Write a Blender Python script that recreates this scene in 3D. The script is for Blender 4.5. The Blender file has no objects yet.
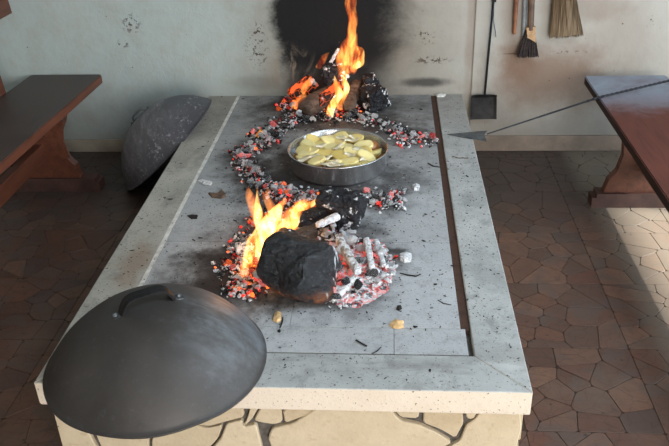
import bpy, bmesh, math, random
from math import pi, sin, cos, radians, sqrt, exp
from mathutils import Vector, Matrix, noise, Euler

rnd = random.Random(7)
sc = bpy.context.scene
COL = sc.collection

# ---------------------------------------------------------------- camera
H = 0.3274                      # height of the hearth top above the floor
F = 777.34
YAW, PITCH, ROLL = 0.0820, 0.4977, -0.0350
CAM = Vector((0.3075, -4.0396, 1.7357))
_fw = Vector((-sin(YAW) * cos(PITCH), cos(YAW) * cos(PITCH), -sin(PITCH)))
_r = Vector((cos(YAW), sin(YAW), 0))
_u = _r.cross(_fw)
_r2 = cos(ROLL) * _r + sin(ROLL) * _u
_u2 = -sin(ROLL) * _r + cos(ROLL) * _u
cd = bpy.data.cameras.new('camera')
cam = bpy.data.objects.new('camera', cd)
COL.objects.link(cam)
m = Matrix((_r2, _u2, -_fw)).transposed().to_4x4()
m.translation = CAM
cam.matrix_world = m
cd.sensor_width = 36.0
cd.lens = F * 36.0 / 669.0
cd.clip_start = 0.05
sc.camera = cam

def ray(x, y): return _fw + (x - 334.5) / F * _r2 - (y - 223) / F * _u2
def atz(x, y, z=H):
    d = ray(x, y); return CAM + d * ((z - CAM.z) / d.z)
def aty(x, y, Y=0.0):
    d = ray(x, y); return CAM + d * ((Y - CAM.y) / d.y)
def proj(P):
    d = Vector(P) - CAM; z = d.dot(_fw)
    return 334.5 + F * d.dot(_r2) / z, 223 - F * d.dot(_u2) / z

# ---------------------------------------------------------------- view, world, daylight
sc.view_settings.view_transform = 'Standard'
sc.view_settings.look = 'None'
sc.view_settings.gamma = 1.0
sc.view_settings.use_curve_mapping = False
sc.view_settings.exposure = 0.0
try:
    sc.cycles.use_denoising = True
    sc.cycles.max_bounces = 6
    sc.cycles.volume_bounces = 0
    sc.cycles.transparent_max_bounces = 24
    sc.cycles.volume_step_rate = 1.0
    sc.cycles.sample_clamp_indirect = 4.0
except Exception:
    pass

w = bpy.data.worlds.new('overcast_sky'); sc.world = w; w.use_nodes = True
wb = w.node_tree.nodes['Background']
wb.inputs[0].default_value = (0.62, 0.78, 1.0, 1); wb.inputs[1].default_value = 1.0

def area(name, loc, target, sx, sy, power, col):
    l = bpy.data.lights.new(name, 'AREA'); l.shape = 'RECTANGLE'; l.size = sx; l.size_y = sy
    l.energy = power; l.color = col
    o = bpy.data.objects.new(name, l); COL.objects.link(o); o.location = loc
    o.rotation_euler = (Vector(target) - Vector(loc)).to_track_quat('-Z', 'Y').to_euler()
    return o

DOOR_X, DOOR_TOP = 3.5, 1.98
area('daylight_front_opening', (1.9, -6.45, 1.15), (0.2, -1.5, 0.5), 2.6, 2.0, 200, (1.0, 0.94, 0.87))
area('daylight_side_opening', (3.62, -2.45, 1.05), (0.0, -2.45, 0.9), 2.9, 1.9, 95, (0.74, 0.88, 1.0))
area('added_overhead_fill', (1.6, -2.6, 2.85), (0.8, -2.2, 0.3), 1.6, 1.2, 62, (0.68, 0.84, 1.0))  # unseen overhead light added to brighten the hearth top; the ceiling is closed
sun = bpy.data.lights.new('sun', 'SUN'); sun.energy = 14.0; sun.angle = radians(3.2); sun.color = (1.0, 0.95, 0.86)
so = bpy.data.objects.new('sun', sun); COL.objects.link(so); so.location = (6, -3, 5)
ELEV = radians(42)
so.rotation_euler = Vector((-cos(ELEV), 0.10, -sin(ELEV))).to_track_quat('-Z', 'Y').to_euler()

# ---------------------------------------------------------------- material helpers
def lin(c):
    return tuple(((v / 255) / 12.92 if v / 255 <= 0.04045 else ((v / 255 + 0.055) / 1.055) ** 2.4) for v in c[:3]) + (1,)

class N:
    def __init__(s, name):
        s.m = bpy.data.materials.new(name); s.m.use_nodes = True
        s.t = s.m.node_tree; s.t.nodes.clear()
        s.out = s.n('ShaderNodeOutputMaterial')
    def n(s, typ, **kw):
        x = s.t.nodes.new(typ)
        for k, v in kw.items(): setattr(x, k, v)
        return x
    def put(s, sock, v):
        if hasattr(v, 'is_linked') or isinstance(v, bpy.types.NodeSocket): s.t.links.new(v, sock)
        elif isinstance(v, (tuple, list)) and len(v) == 3 and sock.type == 'RGBA': sock.default_value = (*v, 1)
        else: sock.default_value = v
    def geo(s, k='Position'): return s.n('ShaderNodeNewGeometry').outputs[k]
    def obj(s): return s.n('ShaderNodeTexCoord').outputs['Object']
    def rand(s): return s.n('ShaderNodeObjectInfo').outputs['Random']
    def noise(s, co, scale, detail=4, rough=0.6, dist=0.0, out='Fac'):
        x = s.n('ShaderNodeTexNoise'); s.put(x.inputs['Vector'], co)
        x.inputs['Scale'].default_value = scale; x.inputs['Detail'].default_value = detail
        x.inputs['Roughness'].default_value = rough; x.inputs['Distortion'].default_value = dist
        return x.outputs[out]
    def voro(s, co, scale, feature='F1', out='Distance', rnd_=1.0):
        x = s.n('ShaderNodeTexVoronoi', feature=feature); s.put(x.inputs['Vector'], co)
        x.inputs['Scale'].default_value = scale; x.inputs['Randomness'].default_value = rnd_
        return x.outputs[out]
    def mapping(s, co, scale=(1, 1, 1), rot=(0, 0, 0), loc=(0, 0, 0)):
        x = s.n('ShaderNodeMapping'); s.put(x.inputs['Vector'], co)
        x.inputs['Scale'].default_value = scale; x.inputs['Rotation'].default_value = rot; x.inputs['Location'].default_value = loc
        return x.outputs[0]
    def math(s, op, a, b=0.0, clamp=False):
        x = s.n('ShaderNodeMath', operation=op, use_clamp=clamp); s.put(x.inputs[0], a); s.put(x.inputs[1], b)
        return x.outputs[0]
    def step(s, v, lo, hi):       # smoothstep lo -> 0, hi -> 1
        x = s.n('ShaderNodeMapRange', interpolation_type='SMOOTHSTEP')
        s.put(x.inputs['Value'], v); 
        if lo <= hi:
            x.inputs['From Min'].default_value = lo; x.inputs['From Max'].default_value = hi
        else:
            x.inputs['From Min'].default_value = hi; x.inputs['From Max'].default_value = lo
            x.inputs['To Min'].default_value = 1; x.inputs['To Max'].default_value = 0
        return x.outputs[0]
    def mix(s, f, a, b):
        x = s.n('ShaderNodeMix', data_type='RGBA'); s.put(x.inputs[0], f); s.put(x.inputs[6], a); s.put(x.inputs[7], b)
        return x.outputs[2]
    def ramp(s, f, stops):
        x = s.n('ShaderNodeValToRGB'); s.put(x.inputs[0], f)
        e = x.color_ramp.elements
        while len(e) < len(stops): e.new(0.5)
        for i, (p, c) in enumerate(stops):
            e[i].position = p; e[i].color = c if len(c) == 4 else (*c, 1)
        return x.outputs[0]
    def xyz(s, co):
        x = s.n('ShaderNodeSeparateXYZ'); s.put(x.inputs[0], co); return x.outputs
    def blob(s, co, c, r, wob=None):   # 1 inside, falling to 0 at the ellipsoid's edge
        mp = s.mapping(co, scale=(1 / r[0], 1 / r[1], 1 / r[2]), loc=(-c[0] / r[0], -c[1] / r[1], -c[2] / r[2]))
        x = s.n('ShaderNodeVectorMath', operation='LENGTH'); s.put(x.inputs[0], mp)
        v = x.outputs['Value']
        if wob is not None: v = s.math('ADD', v, wob)
        return s.step(v, 1.0, 0.25)
    def bump(s, h, strength=0.3, dist=0.01):
        x = s.n('ShaderNodeBump'); s.put(x.inputs['Height'], h)
        x.inputs['Strength'].default_value = strength; x.inputs['Distance'].default_value = dist
        return x.outputs[0]
    def bsdf(s, col, rough=0.6, metal=0.0, normal=None, spec=0.5, emis=None, estr=0.0, **kw):
        b = s.n('ShaderNodeBsdfPrincipled')
        s.put(b.inputs['Base Color'], col); s.put(b.inputs['Roughness'], rough); s.put(b.inputs['Metallic'], metal)
        b.inputs['Specular IOR Level'].default_value = spec
        if normal is not None: s.put(b.inputs['Normal'], normal)
        if emis is not None:
            s.put(b.inputs['Emission Color'], emis); s.put(b.inputs['Emission Strength'], estr)
        for k, v in kw.items(): s.put(b.inputs[k], v)
        s.t.links.new(b.outputs[0], s.out.inputs[0])
        return s.m

# ---------------------------------------------------------------- mesh helpers
def mesh_obj(name, me, mat, parent=None):
    o = bpy.data.objects.new(name, me); COL.objects.link(o)
    if mat is not None and not me.materials: me.materials.append(mat)
    if parent is not None: o.parent = parent
    return o
def bm_obj(name, bm, mat, parent=None, smooth=False, recalc=True):
    if recalc: bmesh.ops.recalc_face_normals(bm, faces=bm.faces)
    me = bpy.data.meshes.new(name)
    if smooth:
        for f in bm.faces: f.smooth = True
    bm.to_mesh(me); bm.free()
    return mesh_obj(name, me, mat, parent)
def tag(o, label=None, cat=None, group=None, kind=None):
    if label: o['label'] = label
    if cat: o['category'] = cat
    if group: o['group'] = group
    if kind: o['kind'] = kind
    return o
def empty(name, loc=(0, 0, 0), rot=(0, 0, 0)):
    o = bpy.data.objects.new(name, None); COL.objects.link(o); o.location = loc; o.rotation_euler = rot
    o.empty_display_size = 0.05
    return o
def add_box(bm, a, b, mtx=None):
    vs = [bm.verts.new((x, y, z)) for x in (a[0], b[0]) for y in (a[1], b[1]) for z in (a[2], b[2])]
    if mtx is not None:
        for v in vs: v.co = mtx @ v.co
    fs = [(0, 1, 3, 2), (4, 6, 7, 5), (0, 4, 5, 1), (2, 3, 7, 6), (0, 2, 6, 4), (1, 5, 7, 3)]
    return [bm.faces.new([vs[i] for i in f]) for f in fs]
def box(name, a, b, mat, parent=None, bevel=0.0, seg=2, mtx=None):
    bm = bmesh.new(); add_box(bm, a, b, mtx)
    if bevel: bmesh.ops.bevel(bm, geom=bm.edges[:], offset=bevel, segments=seg, affect='EDGES', profile=0.5)
    return bm_obj(name, bm, mat, parent)
def add_prism(bm, poly, z0, z1, bevel=0.0, f=None):
    """poly (x, y) ring; top edge chamfered by insetting towards the centroid. f maps (x,y,z) -> point"""
    f = f or (lambda x, y, z: (x, y, z))
    n = len(poly)
    cx = sum(p[0] for p in poly) / n; cy = sum(p[1] for p in poly) / n
    b = [bm.verts.new(f(p[0], p[1], z0)) for p in poly]
    if bevel:
        t1 = [bm.verts.new(f(p[0], p[1], z1 - bevel)) for p in poly]
        t2 = []
        for p in poly:
            d = sqrt((p[0] - cx) ** 2 + (p[1] - cy) ** 2) or 1
            k = max(0.3, 1 - 1.2 * bevel / d)
            t2.append(bm.verts.new(f(cx + (p[0] - cx) * k, cy + (p[1] - cy) * k, z1)))
        rings = [b, t1, t2]
    else:
        rings = [b, [bm.verts.new(f(p[0], p[1], z1)) for p in poly]]
    for r0, r1 in zip(rings, rings[1:]):
        for i in range(n):
            j = (i + 1) % n; bm.faces.new((r0[i], r0[j], r1[j], r1[i]))
    bm.faces.new(rings[-1]); bm.faces.new(rings[0][::-1])
def add_tube(bm, pts, rad, n=8, cap=True, flat=None):
    pts = [Vector(p) for p in pts]
    rad = rad if isinstance(rad, (list, tuple)) else [rad] * len(pts)
    rings = []; up = None
    for i, p in enumerate(pts):
        t = (pts[min(i + 1, len(pts) - 1)] - pts[max(i - 1, 0)]).normalized()
        if up is None: up = Vector((0, 0, 1)) if abs(t.z) < 0.9 else Vector((1, 0, 0))
        a = t.cross(up).normalized(); b = a.cross(t).normalized(); up = b
        ring = []
        for k in range(n):
            an = 2 * pi * k / n
            ring.append(bm.verts.new(p + (a * cos(an) + b * sin(an) * (flat or 1)) * rad[i]))
        rings.append(ring)
    for r0, r1 in zip(rings, rings[1:]):
        for k in range(n):
            bm.faces.new((r0[k], r0[(k + 1) % n], r1[(k + 1) % n], r1[k]))
    if cap:
        bm.faces.new(rings[0][::-1]); bm.faces.new(rings[-1])
def add_lathe(bm, prof, n=64, close=False):
    rings = []
    for r, z in prof:
        rings.append([bm.verts.new((r * cos(2 * pi * k / n), r * sin(2 * pi * k / n), z)) for k in range(n)] if r > 1e-6 else [bm.verts.new((0, 0, z))])
    pairs = list(zip(rings, rings[1:])) + ([(rings[-1], rings[0])] if close else [])
    for a, b in pairs:
        for k in range(n):
            j = (k + 1) % n
            if len(a) == 1 and len(b) == 1: continue
            if len(a) == 1: bm.faces.new((a[0], b[k], b[j]))
            elif len(b) == 1: bm.faces.new((a[k], a[j], b[0]))
            else: bm.faces.new((a[k], a[j], b[j], b[k]))
def smooth_lerp(a, b, t):
    t = max(0, min(1, (t - a) / (b - a))); return t * t * (3 - 2 * t)

# voronoi cells inside a convex polygon
def clip(poly, px, py, nx, ny):      # keep side where (p-P).n <= 0
    out = []
    n = len(poly)
    for i in range(n):
        a, b = poly[i], poly[(i + 1) % n]
        da = (a[0] - px) * nx + (a[1] - py) * ny; db = (b[0] - px) * nx + (b[1] - py) * ny
        if da <= 0: out.append(a)
        if (da < 0 < db) or (db < 0 < da):
            t = da / (da - db); out.append((a[0] + (b[0] - a[0]) * t, a[1] + (b[1] - a[1]) * t))
    return out
def cells(rect, seeds, gap, metric=None):
    x0, y0, x1, y1 = rect; res = []
    for i, s in enumerate(seeds):
        p = [(x0, y0), (x1, y0), (x1, y1), (x0, y1)]
        for j, q in enumerate(seeds):
            if i == j: continue
            dx, dy = q[0] - s[0], q[1] - s[1]; d = sqrt(dx * dx + dy * dy)
            if d < 1e-6 or d > 1.2: continue
            dx /= d; dy /= d
            p = clip(p, s[0] + dx * (d / 2 - gap / 2), s[1] + dy * (d / 2 - gap / 2), dx, dy)
            if len(p) < 3: break
        if len(p) >= 3:
            # drop very short edges
            q = [p[k] for k in range(len(p)) if (p[k][0] - p[k - 1][0]) ** 2 + (p[k][1] - p[k - 1][1]) ** 2 > 0.007 ** 2]
            if len(q) >= 3: res.append(q)
    return res
def roughen(poly, amt, r):
    """irregular outline: one extra jittered point on longer edges, corners cut"""
    out = []; n = len(poly)
    for i in range(n):
        a, b = poly[i], poly[(i + 1) % n]
        L = sqrt((a[0] - b[0]) ** 2 + (a[1] - b[1]) ** 2)
        c = min(0.25 * L, amt * 2.2) / max(L, 1e-6)
        out.append((a[0] + (b[0] - a[0]) * c, a[1] + (b[1] - a[1]) * c))
        out.append((b[0] - (b[0] - a[0]) * c, b[1] - (b[1] - a[1]) * c))
    return out
def parea(p): return abs(sum(p[i][0] * p[(i + 1) % len(p)][1] - p[(i + 1) % len(p)][0] * p[i][1] for i in range(len(p)))) / 2

# ================================================================ MATERIALS
def mat_wall():
    s = N('lime_plaster'); P = s.geo(); x, y, z = s.xyz(P)
    big = s.noise(P, 1.6, 5, 0.6); fine = s.noise(P, 9, 6, 0.65); grit = s.noise(P, 60, 3, 0.6)
    side = s.step(s.math('ADD', x, s.math('MULTIPLY', s.math('SUBTRACT', big, 0.5), 0.9)), -0.9, 1.1)
    base = s.mix(side, lin((172, 184, 182)), lin((176, 170, 160)))
    base = s.mix(s.math('MULTIPLY', s.step(fine, 0.42, 0.68), 0.35), base, lin((163, 160, 150)))
    base = s.mix(s.math('MULTIPLY', s.step(big, 0.55, 0.35), 0.25), base, lin((190, 192, 186)))
    wob = s.math('MULTIPLY', s.math('SUBTRACT', s.noise(P, 4, 5, 0.65), 0.5), 1.1)
    # smoky brown stains on the right
    for c, r, k in (((1.12, 0, 0.42), (0.46, 1, 0.26), 0.75), ((0.98, 0, 0.50), (0.14, 1, 0.18), 0.6), ((0.92, 0, 0.72), (0.10, 1, 0.30), 0.42),
                    ((1.30, 0, 0.78), (0.3, 1, 0.10), 0.35), ((0.715, 0, 0.7), (0.035, 1, 0.6), 0.35), ((1.5, 0, 0.62), (0.25, 1, 0.3), 0.25)):
        base = s.mix(s.math('MULTIPLY', s.blob(P, c, r, wob), k), base, lin((126, 98, 80)))
    # ash-washed patch beside the soot
    # soot
    w2 = s.math('MULTIPLY', s.math('SUBTRACT', s.noise(P, 3.0, 9, 0.72, 0.3), 0.5), 0.34)
    xw0 = s.math('ADD', x, w2)
    nar = s.math('MULTIPLY', s.math('MAXIMUM', s.math('SUBTRACT', 0.80, z), 0.0), 0.22)
    sgn = s.math('SIGN', s.math('SUBTRACT', xw0, 0.07))
    xw = s.math('ADD', xw0, s.math('MULTIPLY', sgn, nar))
    core = s.math('MULTIPLY', s.step(xw, -0.37, -0.26), s.step(xw, 0.52, 0.26))
    lowfade = s.step(s.math('ADD', z, s.math('MULTIPLY', w2, 1.0)), 0.30, 0.56)
    halo = s.math('MULTIPLY', s.step(xw0, -0.62, -0.30), s.step(xw0, 0.85, 0.36))
    base = s.mix(s.math('MULTIPLY', halo, 0.45), base, lin((112, 102, 84)))
    base = s.mix(s.math('MULTIPLY', core, s.math('ADD', s.math('MULTIPLY', lowfade, 0.33), 0.66)), base, lin((23, 24, 26)))
    # dark streaks and pale ash swirls low in the soot
    base = s.mix(s.math('MULTIPLY', s.blob(P, (0.49, 0, 0.395), (0.16, 1, 0.035), wob), 0.9), base, lin((70, 68, 66)))
    sw = s.noise(s.mapping(P, rot=(0, 0.6, 0), scale=(9, 1, 4)), 1.0, 5, 0.6, 1.2)
    base = s.mix(s.math('MULTIPLY', s.math('MULTIPLY', s.blob(P, (-0.22, 0, 0.47), (0.17, 1, 0.17)), s.step(sw, 0.46, 0.62)), 0.85), base, lin((140, 130, 116)))
    base = s.mix(s.math('MULTIPLY', s.blob(P, (0.40, 0, 0.52), (0.15, 1, 0.13), wob), 0.30), base, lin((140, 132, 120)))
    base = s.mix(s.math('MULTIPLY', s.blob(P, (-0.42, 0, 0.40), (0.16, 1, 0.06), wob), 0.3), base, lin((95, 88, 78)))
    # browner and darker towards the floor
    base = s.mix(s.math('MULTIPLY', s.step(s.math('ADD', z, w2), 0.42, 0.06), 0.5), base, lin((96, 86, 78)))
    # chips and spatter
    chip = s.voro(P, 26, out='Distance'); cn = s.noise(P, 14, 3, 0.6)
    dots = s.math('MULTIPLY', s.step(chip, 0.13, 0.07), s.step(cn, 0.58, 0.63))
    base = s.mix(dots, base, lin((72, 62, 54)))
    W_ = lambda a, b: (aty(a, b).x, 0, aty(a, b).z)
    # flaked spots high on the left, splatter each side of the fire, rusty horizontal line
    for c, r, k in ((W_(131, 24), (0.07, 1, 0.075), 0.53), (W_(122, 44), (0.06, 1, 0.03), 0.54), (W_(258, 50), (0.09, 1, 0.14), 0.56), (W_(258, 30), (0.05, 1, 0.06), 0.54), (W_(432, 60), (0.13, 1, 0.03), 0.52), (W_(425, 37), (0.09, 1, 0.06), 0.57)):
        f = s.math('MULTIPLY', s.blob(P, c, r), s.step(s.noise(P, 42, 3, 0.7), k, k + 0.03))
        base = s.mix(s.math('MULTIPLY', f, 0.85, True), base, lin((66, 52, 44)))
    line = s.math('MULTIPLY', s.blob(P, (0.97, 0, 0.545), (0.11, 1, 0.007)), s.step(s.noise(P, 18, 2), 0.3, 0.5))
    base = s.mix(s.math('MULTIPLY', line, 0.8), base, lin((86, 66, 54)))
    line2 = s.math('MULTIPLY', s.blob(P, (1.23, 0, 0.55), (0.14, 1, 0.012)), s.step(s.noise(P, 40, 2), 0.52, 0.6))
    base = s.mix(s.math('MULTIPLY', line2, 0.7), base, lin((100, 84, 72)))
    hgt = s.math('ADD', s.math('MULTIPLY', fine, 0.8), s.math('MULTIPLY', grit, 0.12))
    return s.bsdf(base, 0.88, normal=s.bump(hgt, 0.35, 0.02), spec=0.25)
def mat_simple_plaster():
    s = N('room_plaster'); P = s.geo()
    c = s.ramp(s.noise(P, 2.2, 5), [(0.3, lin((196, 192, 182))), (0.7, lin((176, 172, 162)))])
    return s.bsdf(c, 0.9, normal=s.bump(s.noise(P, 12, 5), 0.2, 0.01), spec=0.2)
def mat_floor_stone():
    s = N('terracotta_flagstone'); P = s.geo(); R = s.rand()
    c = s.ramp(R, [(0.0, lin((82, 56, 47))), (0.25, lin((104, 72, 58))), (0.45, lin((88, 66, 56))), (0.62, lin((116, 84, 68))), (0.8, lin((80, 64, 58))), (1.0, lin((100, 66, 54)))])
    n1 = s.noise(P, 14, 5, 0.65); n2 = s.noise(P, 3.2, 4, 0.6)
    c = s.mix(s.math('MULTIPLY', s.step(n1, 0.4, 0.7), 0.5), c, lin((86, 70, 62)))
    c = s.mix(s.math('MULTIPLY', s.step(s.noise(P, 34, 5, 0.7), 0.5, 0.7), 0.4), c, lin((66, 52, 47)))
    vein = s.voro(s.mapping(P, scale=(1.0, 1.4, 1)), 19, feature='DISTANCE_TO_EDGE'); c = s.mix(s.math('MULTIPLY', s.step(vein, 0.035, 0.012), 0.45), c, lin((52, 40, 37)))
    c = s.mix(s.math('MULTIPLY', s.step(s.noise(P, 8, 4, 0.6, 0.8), 0.52, 0.60), 0.5), c, lin((84, 74, 70)))
    c = s.mix(s.math('MULTIPLY', s.step(n2, 0.5, 0.72), 0.30), c, lin((118, 102, 90)))
    x, y, z = s.xyz(P)
    # greyish dust with shade painted into the colour, towards the wall
    tint = s.math('MULTIPLY', s.step(s.math('ADD', y, s.math('MULTIPLY', n2, 0.7)), -0.75, -0.10), 0.7)
    c = s.mix(tint, c, lin((58, 54, 52)))
    # sunlight painted into the stones as a paler strip beneath the right bench
    sun_strip = s.step(s.math('ADD', x, s.math('MULTIPLY', n2, 0.05)), 1.22, 1.36)
    c = s.mix(s.math('MULTIPLY', sun_strip, 0.45), c, lin((158, 150, 136)))
    spots = s.math('MULTIPLY', s.step(s.voro(P, 20), 0.17, 0.09), s.step(s.noise(P, 9, 2), 0.54, 0.60))
    c = s.mix(s.math('MULTIPLY', spots, 0.75), c, lin((38, 30, 28)))
    rough = s.math('ADD', s.math('MULTIPLY', n1, 0.3), 0.33)
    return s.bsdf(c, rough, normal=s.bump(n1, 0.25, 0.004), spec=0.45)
def mat_grout():
    s = N('floor_grout'); P = s.geo(); n1 = s.noise(P, 30, 4)
    c = s.ramp(n1, [(0.3, lin((58, 46, 41))), (0.7, lin((80, 68, 61)))])
    return s.bsdf(c, 0.8, normal=s.bump(n1, 0.3, 0.004), spec=0.2)
def fire_soot(s, P, base, wob, amt=1.0):
    for c, r, k in (((0.02, -0.22, H), (0.66, 0.42, 1), 0.85), ((-0.16, -1.72, H), (0.32, 0.46, 1), 0.92), ((-0.27, -1.88, H), (0.30, 0.32, 1), 0.92), ((0.02, -1.82, H), (0.30, 0.34, 1), 0.55),
                    ((-0.04, -1.02, H), (0.44, 0.55, 1), 0.85), ((0.14, -0.95, H), (0.42, 0.36, 1), 0.35), ((0.30, -0.55, H), (0.3, 0.2, 1), 0.4),
                    ((0.34, -1.08, H), (0.20, 0.18, 1), 0.6), ((0.32, -1.66, H), (0.07, 0.04, 1), 0.85), ((-0.02, -1.45, H), (0.38, 0.2, 1), 0.5)):
        base = s.mix(s.math('MULTIPLY', s.blob(P, c, r, wob), k * amt), base, lin((46, 40, 38)))
    for px_, py_, rr in ((262, 142, 0.10), (248, 152, 0.11), (242, 164, 0.11), (256, 178, 0.12), (266, 190, 0.12), (285, 196, 0.12), (305, 199, 0.12), (285, 125, 0.11), (315, 118, 0.12), (350, 118, 0.12), (385, 127, 0.12), (412, 138, 0.11), (385, 202, 0.10), (340, 197, 0.09), (350, 245, 0.13), (372, 262, 0.12), (345, 290, 0.13), (300, 110, 0.12), (285, 105, 0.10)):
        q = atz(px_, py_)
        base = s.mix(s.math('MULTIPLY', s.blob(P, (q.x, q.y, H), (rr * 1.5, rr * 1.9, 1), wob), 0.66), base, lin((46, 40, 38)))
    return base
def mat_concrete():
    s = N('sooty_concrete'); P = s.geo()
    big = s.noise(P, 3.0, 5, 0.6); fine = s.noise(P, 26, 5, 0.7); grit = s.noise(P, 150, 2, 0.6)
    c = s.ramp(big, [(0.3, lin((170, 174, 177))), (0.7, lin((188, 191, 193)))])
    c = s.mix(s.math('MULTIPLY', s.step(s.rand(), 0.2, 0.9), 0.2), c, lin((158, 160, 160)))
    c = s.mix(s.math('MULTIPLY', s.step(fine, 0.48, 0.70), 0.35), c, lin((118, 118, 118)))
    c = s.mix(s.math('MULTIPLY', s.step(grit, 0.60, 0.68), 0.6), c, lin((88, 86, 84)))
    wob = s.math('MULTIPLY', s.math('SUBTRACT', s.noise(P, 9, 6, 0.68), 0.5), 1.3)
    x, y, z = s.xyz(P)
    # grey ash film gets heavier towards the wall
    c = s.mix(s.math('MULTIPLY', s.step(y, -1.4, -0.2), 0.45), c, lin((122, 124, 122)))
    c = fire_soot(s, P, c, wob)
    return s.bsdf(c, 0.72, normal=s.bump(s.math('ADD', fine, s.math('MULTIPLY', grit, 0.4)), 0.25, 0.004), spec=0.35)
def mat_coping():
    s = N('limestone_coping'); P = s.geo(); nx, ny, nz = s.xyz(s.geo('Normal'))
    big = s.noise(P, 4, 5, 0.6); fine = s.noise(P, 30, 5, 0.7); grit = s.noise(P, 120, 2, 0.6)
    clean = s.ramp(big, [(0.3, lin((234, 222, 206))), (0.7, lin((222, 208, 190)))])
    top = s.ramp(big, [(0.3, lin((192, 194, 192))), (0.55, lin((172, 175, 174))), (0.75, lin((148, 150, 149)))])
    up = s.step(nz, 0.2, 0.6)
    c = s.mix(up, clean, top)
    x, y, z = s.xyz(P)
    top = s.mix(s.math('MULTIPLY', s.step(s.xyz(P)[0], -0.3, -0.6), 0.6), top, s.ramp(big, [(0.3, lin((188, 183, 168))), (0.7, lin((158, 152, 138)))]))
    c = s.mix(up, clean, top)
    smut = s.math('MULTIPLY', s.step(fine, 0.52, 0.74), 0.36)
    c = s.mix(s.math('MULTIPLY', smut, s.math('ADD', s.math('MULTIPLY', up, 0.85), 0.15)), c, lin((96, 94, 90)))
    frontash = s.math('MULTIPLY', s.step(s.math('ADD', y, s.math('MULTIPLY', big, 0.08)), -2.34, -2.28), s.step(s.noise(s.mapping(P, scale=(3, 10, 1)), 1.0, 5, 0.65), 0.42, 0.62))
    fr = s.math('MULTIPLY', frontash, s.step(y, -2.1, -2.3))
    c = s.mix(s.math('MULTIPLY', fr, 0.45), c, lin((110, 108, 104)))
    right = s.math('MULTIPLY', s.step(x, 0.5, 0.6), s.step(s.noise(P, 6, 6, 0.7), 0.5, 0.7))
    c = s.mix(s.math('MULTIPLY', right, 0.4), c, lin((118, 120, 120)))
    wob = s.math('MULTIPLY', s.math('SUBTRACT', s.noise(P, 12, 5), 0.5), 1.2)
    c = s.mix(s.math('MULTIPLY', s.blob(P, (-0.585, -1.77, H), (0.09, 0.22, 1), wob), 0.55), c, lin((142, 116, 92)))
    c = s.mix(s.math('MULTIPLY', s.step(y, -0.75, -0.05), 0.42), c, lin((118, 112, 104)))
    pits = s.math('MULTIPLY', s.step(s.voro(P, 45), 0.16, 0.08), s.step(s.noise(P, 12, 2), 0.52, 0.6))
    sm = s.noise(s.mapping(P, scale=(1, 0.6, 1)), 8, 8, 0.75, 0.6)
    c = s.mix(s.math('MULTIPLY', s.math('MULTIPLY', up, s.step(sm, 0.50, 0.64)), 0.42), c, lin((116, 116, 113)))
    c = s.mix(s.math('MULTIPLY', pits, 0.5), c, lin((60, 54, 48)))
    c = s.mix(s.step(grit, 0.64, 0.70), c, lin((104, 98, 90)))
    return s.bsdf(c, 0.62, normal=s.bump(s.math('ADD', fine, s.math('MULTIPLY', grit, 0.3)), 0.3, 0.006), spec=0.35)
def mat_cladding():
    s = N('yellow_cladding_stone'); P = s.geo(); R = s.rand()
    n1 = s.noise(P, 11, 6, 0.65); n2 = s.noise(P, 45, 4, 0.6)
    c = s.ramp(s.math('ADD', s.math('MULTIPLY', R, 0.5), s.math('MULTIPLY', n1, 0.6)), [(0.2, lin((198, 182, 154))), (0.5, lin((214, 199, 172))), (0.75, lin((188, 170, 140)))])
    c = s.mix(s.math('MULTIPLY', s.step(n2, 0.55, 0.72), 0.35), c, lin((168, 146, 116)))
    pits = s.math('MULTIPLY', s.step(s.voro(P, 30), 0.12, 0.06), s.step(s.noise(P, 8, 2), 0.55, 0.6))
    c = s.mix(s.math('MULTIPLY', pits, 0.8), c, lin((70, 56, 44)))
    return s.bsdf(c, 0.75, normal=s.bump(s.math('ADD', n1, s.math('MULTIPLY', n2, 0.4)), 0.5, 0.008), spec=0.3)
def mat_mortar():
    s = N('grey_mortar'); P = s.geo(); n1 = s.noise(P, 40, 5)
    c = s.ramp(n1, [(0.3, lin((66, 60, 54))), (0.7, lin((112, 108, 104)))])
    return s.bsdf(c, 0.9, normal=s.bump(n1, 0.5, 0.005), spec=0.2)
def mat_white_grout():
    s = N('pale_grout'); P = s.geo(); n1 = s.noise(P, 30, 4)
    c = s.ramp(n1, [(0.35, lin((236, 236, 230))), (0.7, lin((190, 190, 184)))])
    return s.bsdf(c, 0.8)
def mat_rust():
    s = N('rusted_iron'); P = s.geo(); n1 = s.noise(P, 25, 5, 0.7)
    c = s.ramp(n1, [(0.3, lin((62, 42, 34))), (0.55, lin((88, 62, 52))), (0.75, lin((50, 38, 34)))])
    return s.bsdf(c, 0.7, 0.3, normal=s.bump(n1, 0.3, 0.003))
def mat_wood(name, c1, c2, c3, rough=0.45, axis=1):
    s = N(name); P = s.obj()
    sc_ = [14, 14, 14]; sc_[axis] = 1.6
    g = s.noise(s.mapping(P, scale=tuple(sc_)), 2.2, 6, 0.65, 0.4); b = s.noise(P, 3.2, 4)
    c = s.ramp(g, [(0.3, lin(c1)), (0.5, lin(c2)), (0.72, lin(c3))])
    c = s.mix(s.math('MULTIPLY', s.step(b, 0.5, 0.75), 0.35), c, lin(c1))
    return s, c, g, P, rough
def mat_bench_side():
    s, c, g, P, r = mat_wood('red_brown_varnished_wood', (74, 44, 34), (100, 58, 42), (116, 70, 52))
    return s.bsdf(c, 0.42, normal=s.bump(g, 0.12, 0.003), spec=0.5)
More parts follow.
